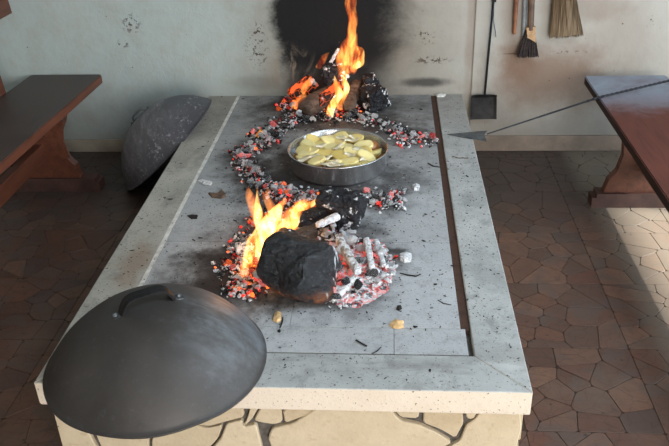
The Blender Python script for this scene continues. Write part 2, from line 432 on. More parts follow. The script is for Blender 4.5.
def mat_bench_top(tint, c1=(50, 42, 40), c2=(68, 56, 52), c3=(80, 63, 57)):
    s, c, g, P, r = mat_wood('worn_bench_top' if not tint else 'pale_ended_bench_top', c1, c2, c3)
    nx, ny, nz = s.xyz(s.geo('Normal'))
    side = s.step(nz, 0.8, 0.5)
    edge = s.ramp(g, [(0.3, lin((84, 48, 36))), (0.7, lin((122, 72, 52)))]) if not tint else s.ramp(g, [(0.3, lin((40, 28, 26))), (0.7, lin((58, 38, 34)))])
    if tint:
        x, y, z = s.xyz(s.geo())
        n1 = s.noise(s.geo(), 7, 6, 0.7, 0.6)
        d = s.step(s.math('SUBTRACT', y, s.math('MULTIPLY', s.math('SUBTRACT', n1, 0.5), 0.55)), -0.72, -0.34)
        c = s.mix(s.math('MULTIPLY', d, s.math('ADD', s.math('MULTIPLY', n1, 1.1), 0.05, True)), c, lin((160, 178, 196)))  # blotchy pale blue mix towards the wall end of the seat
    c = s.mix(side, c, edge)
    return s.bsdf(c, s.math('ADD', s.math('MULTIPLY', g, 0.2), 0.35 if not tint else 0.55), normal=s.bump(g, 0.10, 0.003), spec=0.45 if not tint else 0.2)
def mat_lid(name, c1, c2, ash, ash_sheen, speck):
    s = N(name); P = s.obj(); n1 = s.noise(P, 5, 6, 0.65, 0.3); n2 = s.noise(P, 60, 4, 0.7); n3 = s.noise(s.mapping(P, scale=(2, 14, 8), rot=(0, 0, 0.5)), 1.5, 6, 0.7)
    c = s.ramp(n1, [(0.3, lin(c1)), (0.7, lin(c2))])
    wob = s.math('MULTIPLY', s.math('SUBTRACT', s.noise(P, 9, 6, 0.7), 0.5), 1.3)
    for cc, rr, k in ash_sheen:  # ash patches; those of the front lid are a painted highlight
        c = s.mix(s.math('MULTIPLY', s.math('MULTIPLY', s.blob(P, cc, rr, wob), s.math('ADD', s.math('MULTIPLY', s.step(n3, 0.35, 0.65), 0.7), 0.3)), k), c, lin(ash))
    c = s.mix(s.math('MULTIPLY', s.step(s.math('ADD', n2, s.math('MULTIPLY', n3, 0.6)), 0.86, 1.05), speck), c, lin(ash))
    x, y, z = s.xyz(P)
    return s.bsdf(c, s.math('ADD', s.math('MULTIPLY', n1, 0.25), 0.42), 0.35, normal=s.bump(s.math('ADD', n2, n1), 0.15, 0.004), spec=0.5)
def mat_steel():
    s = N('brushed_steel'); P = s.obj()
    n1 = s.noise(s.mapping(P, scale=(1, 1, 40)), 6, 4)
    c = s.ramp(s.noise(P, 9, 5), [(0.3, lin((216, 218, 220))), (0.7, lin((180, 182, 184)))])
    return s.bsdf(c, 0.27, 0.9, normal=s.bump(n1, 0.06, 0.002))
def mat_iron():
    s = N('blackened_iron'); P = s.geo(); n1 = s.noise(P, 30, 4)
    c = s.ramp(n1, [(0.3, lin((22, 22, 24))), (0.7, lin((44, 44, 46)))])
    return s.bsdf(c, 0.5, 0.6, normal=s.bump(n1, 0.2, 0.002))
def mat_grey_iron():
    s = N('worn_grey_iron'); P = s.geo(); n1 = s.noise(P, 22, 5)
    c = s.ramp(n1, [(0.3, lin((70, 74, 78))), (0.7, lin((118, 124, 128)))])
    return s.bsdf(c, 0.45, 0.6)
def mat_char(name='charred_wood', ash=0.3, glow=0.0, base=(24, 24, 25), sc_=26, glowcol=(1.0, 0.10, 0.02), rv=0.22):
    """charred surface; ash is the share of pale ash, glow the brightness of the cracks that are alight"""
    s = N(name)
    tc = s.obj(); R = s.rand()
    v = s.n('ShaderNodeVectorMath', operation='ADD'); s.put(v.inputs[0], tc)
    cmb = s.n('ShaderNodeCombineXYZ'); rr = s.math('MULTIPLY', R, 37.0)
    for k in range(3): s.put(cmb.inputs[k], rr)
    s.put(v.inputs[1], cmb.outputs[0]); P = v.outputs[0]
    n1 = s.noise(P, sc_, 5, 0.65, 0.3); n2 = s.noise(P, sc_ * 4, 3, 0.6)
    crack = s.voro(P, sc_ * 1.6, feature='DISTANCE_TO_EDGE')
    c = s.ramp(n2, [(0.3, lin(base)), (0.7, lin(tuple(min(255, b * 1.8) for b in base)))])
    am = s.step(s.math('ADD', s.math('ADD', n1, s.math('MULTIPLY', n2, 0.25)), s.math('MULTIPLY', s.math('SUBTRACT', R, 0.5), rv)), 0.83 - ash * 0.46, 0.90 - ash * 0.42)
    c = s.mix(am, c, s.ramp(n2, [(0.3, lin((170, 172, 176))), (0.65, lin((236, 238, 240)))]))
    h = s.math('ADD', n1, s.math('MULTIPLY', s.step(crack, 0.0, 0.12), 0.5))
    kw = {}
    if glow:
        g = s.noise(P, sc_ * 0.9, 3, 0.6); 
        gm = s.math('MULTIPLY', s.step(g, 0.52, 0.60), s.math('ADD', s.math('MULTIPLY', R, 0.9), 0.25))
        gm = s.math('MAXIMUM', gm, s.math('MULTIPLY', s.step(crack, 0.07, 0.01), 0.4))
        c = s.mix(s.math('MULTIPLY', gm, 1.5, True), c, lin((70, 16, 10)))
        return s.bsdf(c, 0.85, normal=s.bump(h, 0.6, 0.004), spec=0.2, emis=(*glowcol, 1), estr=s.math('MULTIPLY', gm, glow))
    return s.bsdf(c, 0.7, normal=s.bump(h, 0.7, 0.006), spec=0.35)
def mat_log_glow():
    """charred log whose underside, lying in the embers, is burnt orange-brown"""
    s = N('charred_log_with_burnt_underside'); P = s.obj(); n1 = s.noise(P, 22, 6, 0.7, 0.5); n2 = s.noise(P, 90, 3)
    stri = s.noise(s.mapping(P, scale=(6, 60, 60)), 1.0, 5, 0.7, 0.3)
    c = s.ramp(stri, [(0.3, lin((18, 18, 20))), (0.55, lin((34, 36, 40))), (0.75, lin((62, 68, 74)))])
    x, y, z = s.xyz(s.geo())
    br = s.math('MULTIPLY', s.step(s.math('ADD', z, s.math('MULTIPLY', n1, 0.08)), H + 0.13, H + 0.07), s.step(n1, 0.42, 0.56))
    c = s.mix(s.math('MULTIPLY', br, 0.95), c, lin((112, 62, 30)))
    c = s.mix(s.math('MULTIPLY', s.step(n2, 0.62, 0.7), 0.35), c, lin((120, 124, 128)))
    ox = s.xyz(P)[0]
    ridg = s.noise(s.mapping(P, scale=(60, 26, 9), rot=(0, 0.5, 0.3)), 1.0, 3, 0.6)
    c = s.mix(s.math('MULTIPLY', s.step(s.math('ADD', ox, s.math('MULTIPLY', n1, 0.12)), 0.245, 0.275), s.step(ridg, 0.53, 0.60)), c, lin((200, 204, 208)))
    return s.bsdf(c, 0.46, normal=s.bump(s.math('ADD', stri, n1), 0.9, 0.012), spec=0.45)
def mat_bark():
    s = N('scorched_bark'); P = s.obj(); n1 = s.noise(s.mapping(P, scale=(4, 30, 30)), 1.0, 6, 0.7); n2 = s.noise(P, 18, 4)
    c = s.ramp(n1, [(0.3, lin((54, 40, 34))), (0.55, lin((104, 84, 70))), (0.75, lin((128, 110, 96)))])
    c = s.mix(s.math('MULTIPLY', s.step(n2, 0.5, 0.65), 0.7), c, lin((34, 29, 27)))
    return s.bsdf(c, 0.85, normal=s.bump(n1, 0.7, 0.008))
def mat_potato():
    s = N('roast_potato_flesh'); P = s.obj(); R = s.rand(); n1 = s.noise(P, 30, 4); n2 = s.noise(s.geo(), 22, 3)
    c = s.ramp(R, [(0.0, lin((255, 234, 150))), (0.5, lin((255, 242, 180))), (1.0, lin((250, 222, 130)))])
    c = s.mix(s.math('MULTIPLY', s.step(n1, 0.45, 0.7), 0.3), c, lin((226, 190, 100)))
    c = s.mix(s.math('MULTIPLY', s.step(n2, 0.62, 0.72), 0.5), c, lin((170, 116, 52)))
    return s.bsdf(c, 0.32, normal=s.bump(n1, 0.15, 0.003), spec=0.5, **{'Subsurface Weight': 0.0})
def mat_onion():
    s = N('translucent_onion'); P = s.obj(); n1 = s.noise(s.mapping(P, scale=(1, 6, 1)), 20, 4)
    c = s.ramp(n1, [(0.3, lin((238, 232, 208))), (0.7, lin((206, 190, 152)))])
    return s.bsdf(c, 0.28, normal=s.bump(n1, 0.3, 0.003))
def mat_roast():
    s = N('browned_roast_skin'); P = s.obj(); n1 = s.noise(P, 22, 5)
    c = s.ramp(n1, [(0.3, lin((132, 76, 40))), (0.7, lin((176, 122, 74)))])
    return s.bsdf(c, 0.3, normal=s.bump(n1, 0.3, 0.003))
def mat_flame(name, strength, red=0.0):
    """glowing gas: emission inside the volume, brightest where it is thick, streaked upwards"""
    s = N(name); P = s.geo()
    n1 = s.noise(s.mapping(P, scale=(34, 34, 11)), 1.0, 3, 0.6, 0.6)
    k = s.step(n1, 0.30, 0.66)
    col = s.ramp(k, [(0.0, (1.0, 0.10, 0.012, 1)), (0.45, (1.0, 0.27, 0.03, 1)), (0.8, (1.0, 0.50, 0.10, 1)), (1.0, (1.0, 0.68, 0.26, 1))]) if not red else \
          s.ramp(k, [(0.0, (1.0, 0.06, 0.008, 1)), (0.5, (1.0, 0.16, 0.02, 1)), (1.0, (1.0, 0.40, 0.08, 1))])
    e = s.n('ShaderNodeEmission'); s.put(e.inputs[0], col)
    s.put(e.inputs[1], s.math('MULTIPLY', s.math('ADD', s.math('POWER', k, 1.6), 0.10), strength))
    s.t.links.new(e.outputs[0], s.out.inputs['Volume'])
    return s.m
def flat_mat(name, c, rough=0.7, metal=0.0, var=0.15, sc_=30):
    s = N(name); P = s.obj(); n1 = s.noise(P, sc_, 5, 0.65)
    d = tuple(max(0, v * (1 - var)) for v in c); l = tuple(min(255, v * (1 + var)) for v in c)
    return s.bsdf(s.ramp(n1, [(0.3, lin(d)), (0.7, lin(l))]), rough, metal, normal=s.bump(n1, 0.3, 0.003))
def mat_bristle():
    s = N('dry_straw'); P = s.obj(); n1 = s.noise(s.mapping(P, scale=(140, 40, 6)), 1.0, 4, 0.7)
    c = s.ramp(n1, [(0.3, lin((74, 60, 44))), (0.5, lin((118, 98, 74))), (0.72, lin((150, 128, 98)))])
    return s.bsdf(c, 0.8, normal=s.bump(n1, 0.6, 0.004))

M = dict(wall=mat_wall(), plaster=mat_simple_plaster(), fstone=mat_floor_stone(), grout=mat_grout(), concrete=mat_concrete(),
         coping=mat_coping(), clad=mat_cladding(), mortar=mat_mortar(), wgrout=mat_white_grout(), rust=mat_rust(),
         bside=mat_bench_side(), btopL=mat_bench_top(False), btopR=mat_bench_top(True, (78, 42, 35), (98, 54, 45), (108, 62, 52)),
         lidF=mat_lid('dull_iron_lid', (58, 56, 55), (76, 73, 71), (126, 132, 138), [((0.19, 0.13, 0.06), (0.24, 0.26, 0.18), 0.95), ((0.0, 0.26, 0.05), (0.25, 0.12, 0.12), 0.5), ((0.2, -0.05, 0.08), (0.16, 0.16, 0.14), 0.45)], 0.12),  # pale blobs paint a highlight on the right of the dome
         lidB=mat_lid('ash_dusted_iron_lid', (66, 66, 71), (98, 98, 104), (176, 176, 182), [((0.05, -0.05, 0.15), (0.34, 0.34, 0.3), 0.45)], 0.8),
         steel=mat_steel(), iron=mat_iron(), giron=mat_grey_iron(), rod=flat_mat('dark_wrought_iron', (44, 46, 52), 0.5, 0.5),
         log=mat_log_glow(), bark=mat_bark(),
         potato=mat_potato(), onion=mat_onion(), roast=mat_roast(),
         char_black=mat_char('black_charcoal', 0.42, 0.0), char_ash=mat_char('ash_white_charcoal', 1.0, 0.0, (40, 42, 46)),
         char_mid=mat_char('ash_flecked_charcoal', 0.60, 0.0, (28, 28, 30)),
         glow=mat_char('glowing_charcoal', 0.5, 1.7, (40, 24, 24), 26, (1.0, 0.045, 0.03)),
         glow_hot=mat_char('bright_glowing_charcoal', 0.35, 3.0, (90, 34, 24), 26, (1.0, 0.16, 0.03)),
         block=mat_char('charred_block', 0.30, 0.0, (22, 22, 25), 20, rv=0.05), glow_block=mat_char('charred_block_with_embers', 0.22, 1.3, (34, 28, 26), 16, (1.0, 0.13, 0.03), rv=0.05),
         ashstick=mat_char('ash_grey_stick', 0.95, 0.0, (110, 106, 100), 20),
         flame=mat_flame('yellow_flame', 85), flame2=mat_flame('orange_flame', 34, 1), 
         bristle=mat_bristle(), tan=flat_mat('bare_wood', (184, 146, 106)), handle=flat_mat('brown_wooden_handle', (98, 76, 60), 0.6, 0, 0.25, 14),
         orange=flat_mat('reddish_stick', (142, 92, 64), 0.6, 0, 0.25, 14), greyst=flat_mat('grey_painted_stick', (146, 152, 156), 0.6, 0, 0.12),
         blackbr=flat_mat('sooty_bristles', (48, 40, 38), 0.85, 0, 0.5, 60), base=flat_mat('cream_baseboard', (142, 132, 118), 0.6, 0, 0.1, 8),
         ash=flat_mat('loose_grey_ash', (168, 170, 172), 0.95, 0, 0.3, 60), fleck=flat_mat('black_flecks', (34, 30, 29), 0.9, 0, 0.3),
         chip=flat_mat('pale_wood_chip', (206, 170, 120), 0.75, 0, 0.2, 40), leaf=flat_mat('dry_brown_leaf', (92, 74, 62), 0.8, 0, 0.3),
         white=flat_mat('white_plastic', (214, 210, 204), 0.5, 0, 0.05))

# ================================================================ SETTING
XL, XR, YF = -3.0, DOOR_X, -6.4
def struct(o): o['kind'] = 'structure'; return o
struct(box('wall_back', (XL - 0.2, 0.0, -0.02), (XR + 0.2, 0.2, 3.0), M['wall']))
struct(box('wall_left', (XL - 0.2, YF, -0.02), (XL, 0.0, 3.0), M['plaster']))
struct(box('ceiling', (XL - 0.2, YF - 0.2, 2.95), (XR + 0.2, 0.2, 3.1), M['plaster']))
bpy.data.objects['ceiling'].hide_render = False
# right wall: door opening y -3.8..-0.35, with a slit of a fanlight above its head
bm = bmesh.new()
add_box(bm, (XR, YF, -0.02), (XR + 0.2, -3.9, 2.95)); add_box(bm, (XR, -0.95, -0.02), (XR + 0.2, 0.0, 2.95))
add_box(bm, (XR, -3.9, DOOR_TOP), (XR + 0.08, -0.95, DOOR_TOP + 0.075)); add_box(bm, (XR, -3.9, DOOR_TOP + 0.15), (XR + 0.2, -0.95, 2.95))
struct(bm_obj('wall_right', bm, M['plaster']))
bm = bmesh.new()
add_box(bm, (XL, YF - 0.2, -0.02), (0.6, YF, 2.95)); add_box(bm, (3.2, YF - 0.2, -0.02), (XR, YF, 2.95)); add_box(bm, (0.6, YF - 0.2, 2.3), (3.2, YF, 2.95))
struct(bm_obj('wall_front', bm, M['plaster']))
# pilaster-like plaster strip behind the shovel
struct(box('trim_1', (0.735, -0.010, 0.0), (0.812, 0.0, 2.95), M['wall'], bevel=0.004))
bb = struct(box('baseboard_back', (XL, -0.014, 0.0), (-0.69, 0.0, 0.075), M['base'], bevel=0.003))
bb2 = struct(box('baseboard_right', (0.69, -0.016, 0.0), (XR, 0.0, 0.088), flat_mat('stained_baseboard', (128, 112, 98), 0.6, 0, 0.15, 8), bevel=0.003))

floor = struct(box('floor', (XL, YF, -0.06), (XR, 0.0, -0.004), M['grout']))
T = 0.42
vis, rest = [], []
fr = random.Random(11)
for i in range(-8, 9):
    for j in range(-10, 1):
        x0 = 0.31 + i * T; y0 = -1.776 + j * T + T * 4
        x1, y1 = x0 + T, y0 + T
        if y0 > -0.01 or x1 < XL or x0 > XR: continue
        y1 = min(y1, -0.001)
        ctr = ((x0 + x1) / 2, (y0 + y1) / 2)
        near = (-2.1 < ctr[0] < 2.2) and (-3.2 < ctr[1] < 0)
        if not near: continue
        seeds = []
        tries = 0
        while len(seeds) < 17 and tries < 400:
            tries += 1
            p = (fr.uniform(x0, x1), fr.uniform(y0, y1))
            if all((p[0] - q[0]) ** 2 + ((p[1] - q[1]) * 1.3) ** 2 > 0.070 ** 2 for q in seeds): seeds.append(p)
        for poly in cells((x0 + 0.001, y0 + 0.001, x1 - 0.001, y1 - 0.001), seeds, 0.0022):
            cx = sum(p[0] for p in poly) / len(poly); cy = sum(p[1] for p in poly) / len(poly)
            if -0.66 < cx < 0.66 and cy > -2.37: continue
            poly = roughen(poly, 0.003, fr)
            if parea(poly) < 0.0008: continue
            u, v = proj((cx, cy, 0))
            inside = -12 < u < 681 and -5 < v < 460
            hid = (-0.69 < cx < 0.69 and cy > -2.6) or (cy > -2.75 and -1.0 < cx < -0.0 and v > 400) or cx < -1.75
            q = [proj((p[0], p[1], 0)) for p in poly]
            (vis if inside and not hid else rest).append((parea(q), poly))
vis.sort(key=lambda t: -t[0])
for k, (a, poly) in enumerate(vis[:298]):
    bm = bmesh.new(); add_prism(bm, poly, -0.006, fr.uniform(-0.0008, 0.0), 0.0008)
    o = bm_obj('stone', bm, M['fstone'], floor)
bm = bmesh.new()
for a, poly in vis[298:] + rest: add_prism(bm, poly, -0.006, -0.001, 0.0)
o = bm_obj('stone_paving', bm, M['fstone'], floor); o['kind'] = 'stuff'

# ================================================================ HEARTH
hearth = empty('stone_hearth', (0, -1.2, 0))
tag(hearth, 'long knee-high stone hearth platform with grey slab top and pale coping', 'hearth')
def hp(o):       # parent keeping world coordinates
    o.parent = hearth; o.matrix_parent_inverse = Matrix.Translation((0, 1.2, 0)); return o
W2, L = 0.69, 2.40
GY = 0.004
hp(box('core', (-0.665, -2.365, -0.003), (0.665, -0.003, 0.262), M['mortar']))
# front cladding: stones traced on the front face
Yf = -2.368
def fpx(x, y): p = aty(x, y, -2.385); return (p.x, p.z)
S = 1 / 3.717
def R_(x, y): return fpx(360 + x * S, 400 + y * S)
def L_(x, y): return fpx(180 + x * S, 400 + y * S)
zt = 0.247
stones = [
    [(R_(118, 0)[0], zt), (R_(226, 0)[0], zt), R_(216, 76), R_(152, 72)],
    [(R_(238, 0)[0], zt), (R_(384, 0)[0], zt), R_(386, 95), R_(356, 150), R_(300, 118), R_(234, 92)],
    [(R_(395, 0)[0], zt), (R_(448, 0)[0], zt), R_(420, 78), R_(396, 74)],
    [(R_(460, 0)[0], zt), (0.665, zt), R_(604, 110), (0.655, 0.01), (0.36, 0.01), R_(372, 160), R_(396, 100), R_(424, 84)],
    [(R_(-150, 0)[0], zt), (R_(108, 0)[0], zt), R_(148, 82), R_(222, 98), R_(290, 130), R_(345, 165), (0.345, 0.01), (-0.02, 0.01), R_(-345, 150), R_(-330, 112), R_(-250, 92)],
    [L_(380, 44), (L_(470, 0)[0], zt), (L_(515, 0)[0], zt), L_(460, 68), L_(388, 92)],
    [(L_(305, 0)[0], zt), (L_(372, 0)[0], zt), L_(380, 90), L_(350, 100), L_(298, 92), L_(272, 84)],
    [(L_(262, 0)[0], zt), (L_(296, 0)[0], zt), L_(264, 80), L_(236, 104), L_(250, 70)],
    [(L_(110, 0)[0], zt), (L_(225, 0)[0], zt), L_(238, 70), L_(160, 92), L_(106, 106), L_(60, 100)],
    [L_(170, 96), L_(232, 80), L_(232, 108), L_(282, 96), L_(296, 150), (-0.055, 0.01), (-0.26, 0.01), L_(150, 150)],
    [L_(-60, 70), (L_(0, 0)[0], zt), (L_(98, 0)[0], zt), L_(52, 102), L_(100, 112), L_(158, 100), L_(140, 150), (-0.27, 0.01), (-0.40, 0.01), L_(-110, 160)],
    [(-0.60, zt), (L_(-20, 0)[0], zt), L_(-70, 72), L_(-120, 160), (-0.41, 0.01), (-0.54, 0.01), L_(-330, 110)],
    [(-0.667, zt), (-0.612, zt), (-0.585, 0.16), (-0.55, 0.01), (-0.667, 0.01)],
]
mid = lambda x, z, y: (x, -2.365 - y, z)
for poly in stones:
    n = len(poly); cx = sum(p[0] for p in poly) / n; cz = sum(p[1] for p in poly) / n
    poly = [(cx + (p[0] - cx) * 0.994, cz + (p[1] - cz) * 0.992) for p in poly]
    bm = bmesh.new(); add_prism(bm, roughen(poly, 0.003, fr), -0.004, rnd.uniform(0.012, 0.018), 0.003, mid)
    o = bm_obj('cladding_stone', bm, M['clad']); hp(o)
# cladding of the two long sides
for sx in (-1, 1):
    seeds = []
    r3 = random.Random(5 + sx); tries = 0
    while len(seeds) < 34 and tries < 900:
        tries += 1; p = (r3.uniform(-2.36, -0.02), r3.uniform(0.0, zt))
        if all((p[0] - q[0]) ** 2 + (p[1] - q[1]) ** 2 > 0.09 ** 2 for q in seeds): seeds.append(p)
    for poly in cells((-2.36, 0.0, -0.003, zt), seeds, 0.012):
        bm = bmesh.new()
        add_prism(bm, roughen(poly, 0.006, r3), -0.004, r3.uniform(0.010, 0.015), 0.003, lambda a, b, c: (sx * (0.665 + c), a, b))
        hp(bm_obj('cladding_stone', bm, M['clad']))
# coping slabs
def slab(name, poly, z0, z1, mat, bev, wob=0.0):
    bm = bmesh.new()
    n = len(poly)
    vs0 = [bm.verts.new((p[0], p[1], z0)) for p in poly]; vs1 = [bm.verts.new((p[0], p[1], z1)) for p in poly]
    for i in range(n): bm.faces.new((vs0[i], vs0[(i + 1) % n], vs1[(i + 1) % n], vs1[i]))
    bm.faces.new(vs1); bm.faces.new(vs0[::-1])
    bmesh.ops.recalc_face_normals(bm, faces=bm.faces)
    if bev: bmesh.ops.bevel(bm, geom=bm.edges[:], offset=bev, segments=2, affect='EDGES', profile=0.5)
    return hp(bm_obj(name, bm, mat))
IN_L, IN_R, IN_F = -0.535, 0.549, -2.247
CZ = 0.2475
slab('coping_slab', [(-W2, -0.003), (-W2, -L + 0.002), (IN_L, IN_F), (IN_L, -0.003)], CZ, H, M['coping'], 0.004)
slab('coping_slab', [(IN_R, -0.003), (IN_R, IN_F), (W2, -L + 0.0012), (W2, -0.003)], CZ, H, M['coping'], 0.004)
slab('coping_slab', [(-W2 + 0.003, -L), (W2 - 0.0006, -L), (IN_R - 0.0006, IN_F - 0.0006), (IN_L + 0.002, IN_F - 0.001)], CZ, H, M['coping'], 0.003)
hp(box('bedding', (-0.66, -2.36, 0.25), (0.66, -0.004, 0.304), M['mortar']))
# field of concrete slabs
ys = [-2.243, -2.118, -1.60, -1.08, -0.56, -0.004]
xs = {0: [-0.5195, -0.12, 0.319, 0.533], 1: [-0.5195, 0.0, 0.520], 2: [-0.5195, -0.05, 0.520], 3: [-0.5195, 0.0, 0.520], 4: [-0.5195, 0.03, 0.520]}
for k in range(5):
    xx = xs[k]
    for a, b in zip(xx, xx[1:]):
        g = 0.0007
        slab('concrete_slab', [(a + g, ys[k] + g), (b - g, ys[k] + g), (b - g, ys[k + 1] - g), (a + g, ys[k + 1] - g)], 0.29, H - 0.0008, M['concrete'], 0.0007)
hp(box('grout_line', (-0.5342, -2.244, 0.30), (-0.5200, -0.004, H + 0.0006), M['wgrout']))
hp(box('metal_strip', (0.5215, -2.116, 0.30), (0.546, -0.004, H - 0.008), M['rust']))

# ================================================================ BENCHES
def trestle(parent, cx, y, top, half_top, half_mid, half_foot, name='trestle_leg'):
    prof = [(0.17, top), (0.155, top - 0.05), (0.125, top - 0.10), (0.118, top - 0.16), (0.135, top - 0.24), (0.172, 0.14), (0.19, 0.07)]
    prof = [(x * half_mid / 0.118 if i in (2, 3) else x, z) for i, (x, z) in enumerate(prof)]
    ring = [(x, z) for x, z in prof] + [(-x, z) for x, z in prof[::-1]]
    bm = bmesh.new()
    a = [bm.verts.new((cx + x, y - 0.022, z)) for x, z in ring]; b = [bm.verts.new((cx + x, y + 0.022, z)) for x, z in ring]
    n = len(ring)
    for i in range(n): bm.faces.new((a[i], a[(i + 1) % n], b[(i + 1) % n], b[i]))
    bm.faces.new(a); bm.faces.new(b[::-1])
    bmesh.ops.bevel(bm, geom=[e for e in bm.edges if abs(e.verts[0].co.y - e.verts[1].co.y) < 1e-5], offset=0.003, segments=1, affect='EDGES')
    leg = bm_obj('leg', bm, M['bside'], parent)
    bm = bmesh.new(); add_box(bm, (cx - half_foot, y - 0.038, 0.0), (cx + half_foot, y + 0.038, 0.072))
    bmesh.ops.bevel(bm, geom=[e for e in bm.edges if abs(e.verts[0].co.y - e.verts[1].co.y) > 0.01 and e.verts[0].co.z > 0.05], offset=0.02, segments=2, affect='EDGES')
    bm_obj('foot', bm, M['bfoot'], leg)
    return leg
M['bfoot'] = flat_mat('dark_scuffed_foot', (74, 50, 44), 0.6, 0, 0.2, 12)
def bench(name, label, xa, xb, yfar, ynear, top, th, tmat, skew, legy, half_foot):
    cx = (xa + xb) / 2
    r = empty(name, (cx, (yfar + ynear) / 2, 0)); tag(r, label, 'bench', 'wooden benches beside the hearth')
    inv = Matrix.Translation((-cx, -(yfar + ynear) / 2, 0))
    kids = []
    bm = bmesh.new()
    c = 0.012
    poly = [(xa + c, yfar), (xb - c, yfar), (xb, yfar - c), (xb + skew, ynear), (xa + skew, ynear), (xa, yfar - c)]
    v0 = [bm.verts.new((p[0], p[1], top - th)) for p in poly]; v1 = [bm.verts.new((p[0], p[1], top)) for p in poly]
    n = len(poly)
    for i in range(n): bm.faces.new((v0[i], v0[(i + 1) % n], v1[(i + 1) % n], v1[i]))
    bm.faces.new(v1); bm.faces.new(v0[::-1])
    bmesh.ops.bevel(bm, geom=bm.edges[:], offset=0.004, segments=2, affect='EDGES')
    kids.append(bm_obj('seat', bm, tmat))
    for y in legy:
        kids.append(trestle(None, cx, y, top - th, 0.17, 0.118, half_foot))
        kids.append(box('batten', (cx - 0.17, y - 0.05, top - th - 0.028), (cx + 0.17, y - 0.023, top - th), M['bfoot'], bevel=0.004))
    kids.append(box('stretcher', (cx - 0.022, legy[-1] - 0.05, 0.165), (cx + 0.022, legy[0] + 0.05, 0.255), M['bside'], bevel=0.004))
    for k in kids: k.parent = r; k.matrix_parent_inverse = inv
    return r, inv
bl, inv = bench('wooden_bench', 'red-brown wooden bench with a dark worn seat and backrest, left of the hearth', -1.672, -1.268, -0.012, -2.55, 0.46, 0.045, M['btopL'], -0.075, (-0.49, -2.1), 0.285)
# its backrest: two leaning posts and a plank
for y in (-0.33, -2.05):
    bm = bmesh.new(); add_box(bm, (-0.02, -0.035, 0.0), (0.02, 0.035, 0.50), Matrix.Translation((-1.698 - 0.02 * (y < -1) * 1.5, y, 0.40)) @ Matrix.Rotation(radians(-5), 4, 'Y'))
    bmesh.ops.bevel(bm, geom=bm.edges[:], offset=0.004, segments=1, affect='EDGES')
    o = bm_obj('backrest_post', bm, M['bside'], bl); o.matrix_parent_inverse = inv
bm = bmesh.new(); add_box(bm, (-0.014, -2.5, 0.0), (0.014, -0.02, 0.17), Matrix.Translation((-1.705, 0, 0.80)) @ Matrix.Rotation(radians(-5), 4, 'Y'))
bmesh.ops.bevel(bm, geom=bm.edges[:], offset=0.004, segments=1, affect='EDGES')
o = bm_obj('backrest', bm, M['bside'], bl); o.matrix_parent_inverse = inv
bench('wooden_bench', 'wooden bench with pale bluish seat end and dark edge, right of the hearth', 1.292, 1.70, -0.115, -2.7, 0.46, 0.04, M['btopR'], -0.012, (-0.655, -2.25), 0.24)

# ================================================================ LIDS (iron domes)
def dome(name, label, mat, a, Hh, rough_out=1.0):
    r = empty(name); tag(r, label, 'baking lid')
    R = (a * a + Hh * Hh) / (2 * Hh); am = math.acos((R - Hh) / R)
    n = 26; outer = []; inner = []
    for k in range(n + 1):
        al = am * k / n
        rr = R * sin(al); zz = R * cos(al) - (R - Hh)
        # slightly conical crown like hammered sheet
        t = rr / a
        zz += 0.010 * (1 - t) * t * 2
        outer.append((rr, zz))
    for k in range(n + 1):
        rr, zz = outer[k]; inner.append((max(0, rr * 0.988), zz - 0.005 if k else zz - 0.005))
    prof = outer + [(a + 0.004, 0.001), (a + 0.004, -0.004), (a - 0.004, -0.004)] + inner[::-1]
    prof[0] = (0, prof[0][1]); prof[-1] = (0, prof[-1][1])
    bm = bmesh.new(); add_lathe(bm, prof, 96)
    for v in bm.verts:
        d = noise.noise(v.co * 6) * 0.0035 * min(1, v.co.length / 0.1)
        v.co.z += d; s_ = 1 + noise.noise(v.co * 3.1 + Vector((9, 0, 0))) * 0.012
        v.co.x *= s_; v.co.y *= s_
    bm_obj('dome', bm, mat, r, smooth=True)
    return r, R, Hh
def dome_z(R, Hh, x, y): return sqrt(max(0, R * R - x * x - y * y)) - (R - Hh)
def dome_handle(root, R, Hh, p0, p1, rise, width, mat):
    a = Vector((p0[0], p0[1], dome_z(R, Hh, *p0))); b = Vector((p1[0], p1[1], dome_z(R, Hh, *p1)))
    d = (b - a).normalized(); side = Vector((-d.y, d.x, 0)).normalized()
    bm = bmesh.new(); n = 18; prev = None
    top = Vector((0, 0, 1))
    pts = []
    for i in range(n + 1):
        t = i / n
        h = rise * (1 - abs(2 * t - 1) ** 5)
        pts.append(a.lerp(b, t) + top * (h + 0.002))
    for i, p in enumerate(pts):
        t = (pts[min(n, i + 1)] - pts[max(0, i - 1)]).normalized(); nn = side.cross(t).normalized()
        if nn.z < 0: nn = -nn
        ring = [bm.verts.new(p + side * sx * width / 2 + nn * sz * 0.004) for sx, sz in ((-1, -1), (1, -1), (1.0, 0.6), (0.5, 1.6), (-0.5, 1.6), (-1.0, 0.6))]
        if prev:
            for k in range(6): bm.faces.new((prev[k], prev[(k + 1) % 6], ring[(k + 1) % 6], ring[k]))
        else: bm.faces.new(ring)
        prev = ring
    bm.faces.new(prev[::-1])
    h = bm_obj('handle', bm, mat, root)
    for p, sg in ((a, -1), (b, 1)):
        bm = bmesh.new()
        q = p + d * sg * 0.016
        nrm = Vector((q.x, q.y, R - Hh + q.z)).normalized()
        q = nrm * (R + 0.002) - Vector((0, 0, R - Hh))
        m_ = Matrix.Translation(q) @ nrm.to_track_quat('Z', 'X').to_matrix().to_4x4() 
        bmesh.ops.create_cone(bm, cap_ends=True, segments=14, radius1=0.019, radius2=0.017, depth=0.006, matrix=m_)
        bmesh.ops.create_uvsphere(bm, u_segments=10, v_segments=6, radius=0.008, matrix=m_ @ Matrix.Translation((0, 0, 0.004)))
        bm_obj('rivet_plate', bm, M['giron'], h)
    return h
lid, R1, H1 = dome('iron_baking_lid', 'large dark iron baking lid lying dome up on the front left corner of the hearth', M['lidF'], 0.313, 0.185)
lid.location = (-0.364, -2.292, H + 0.0055)
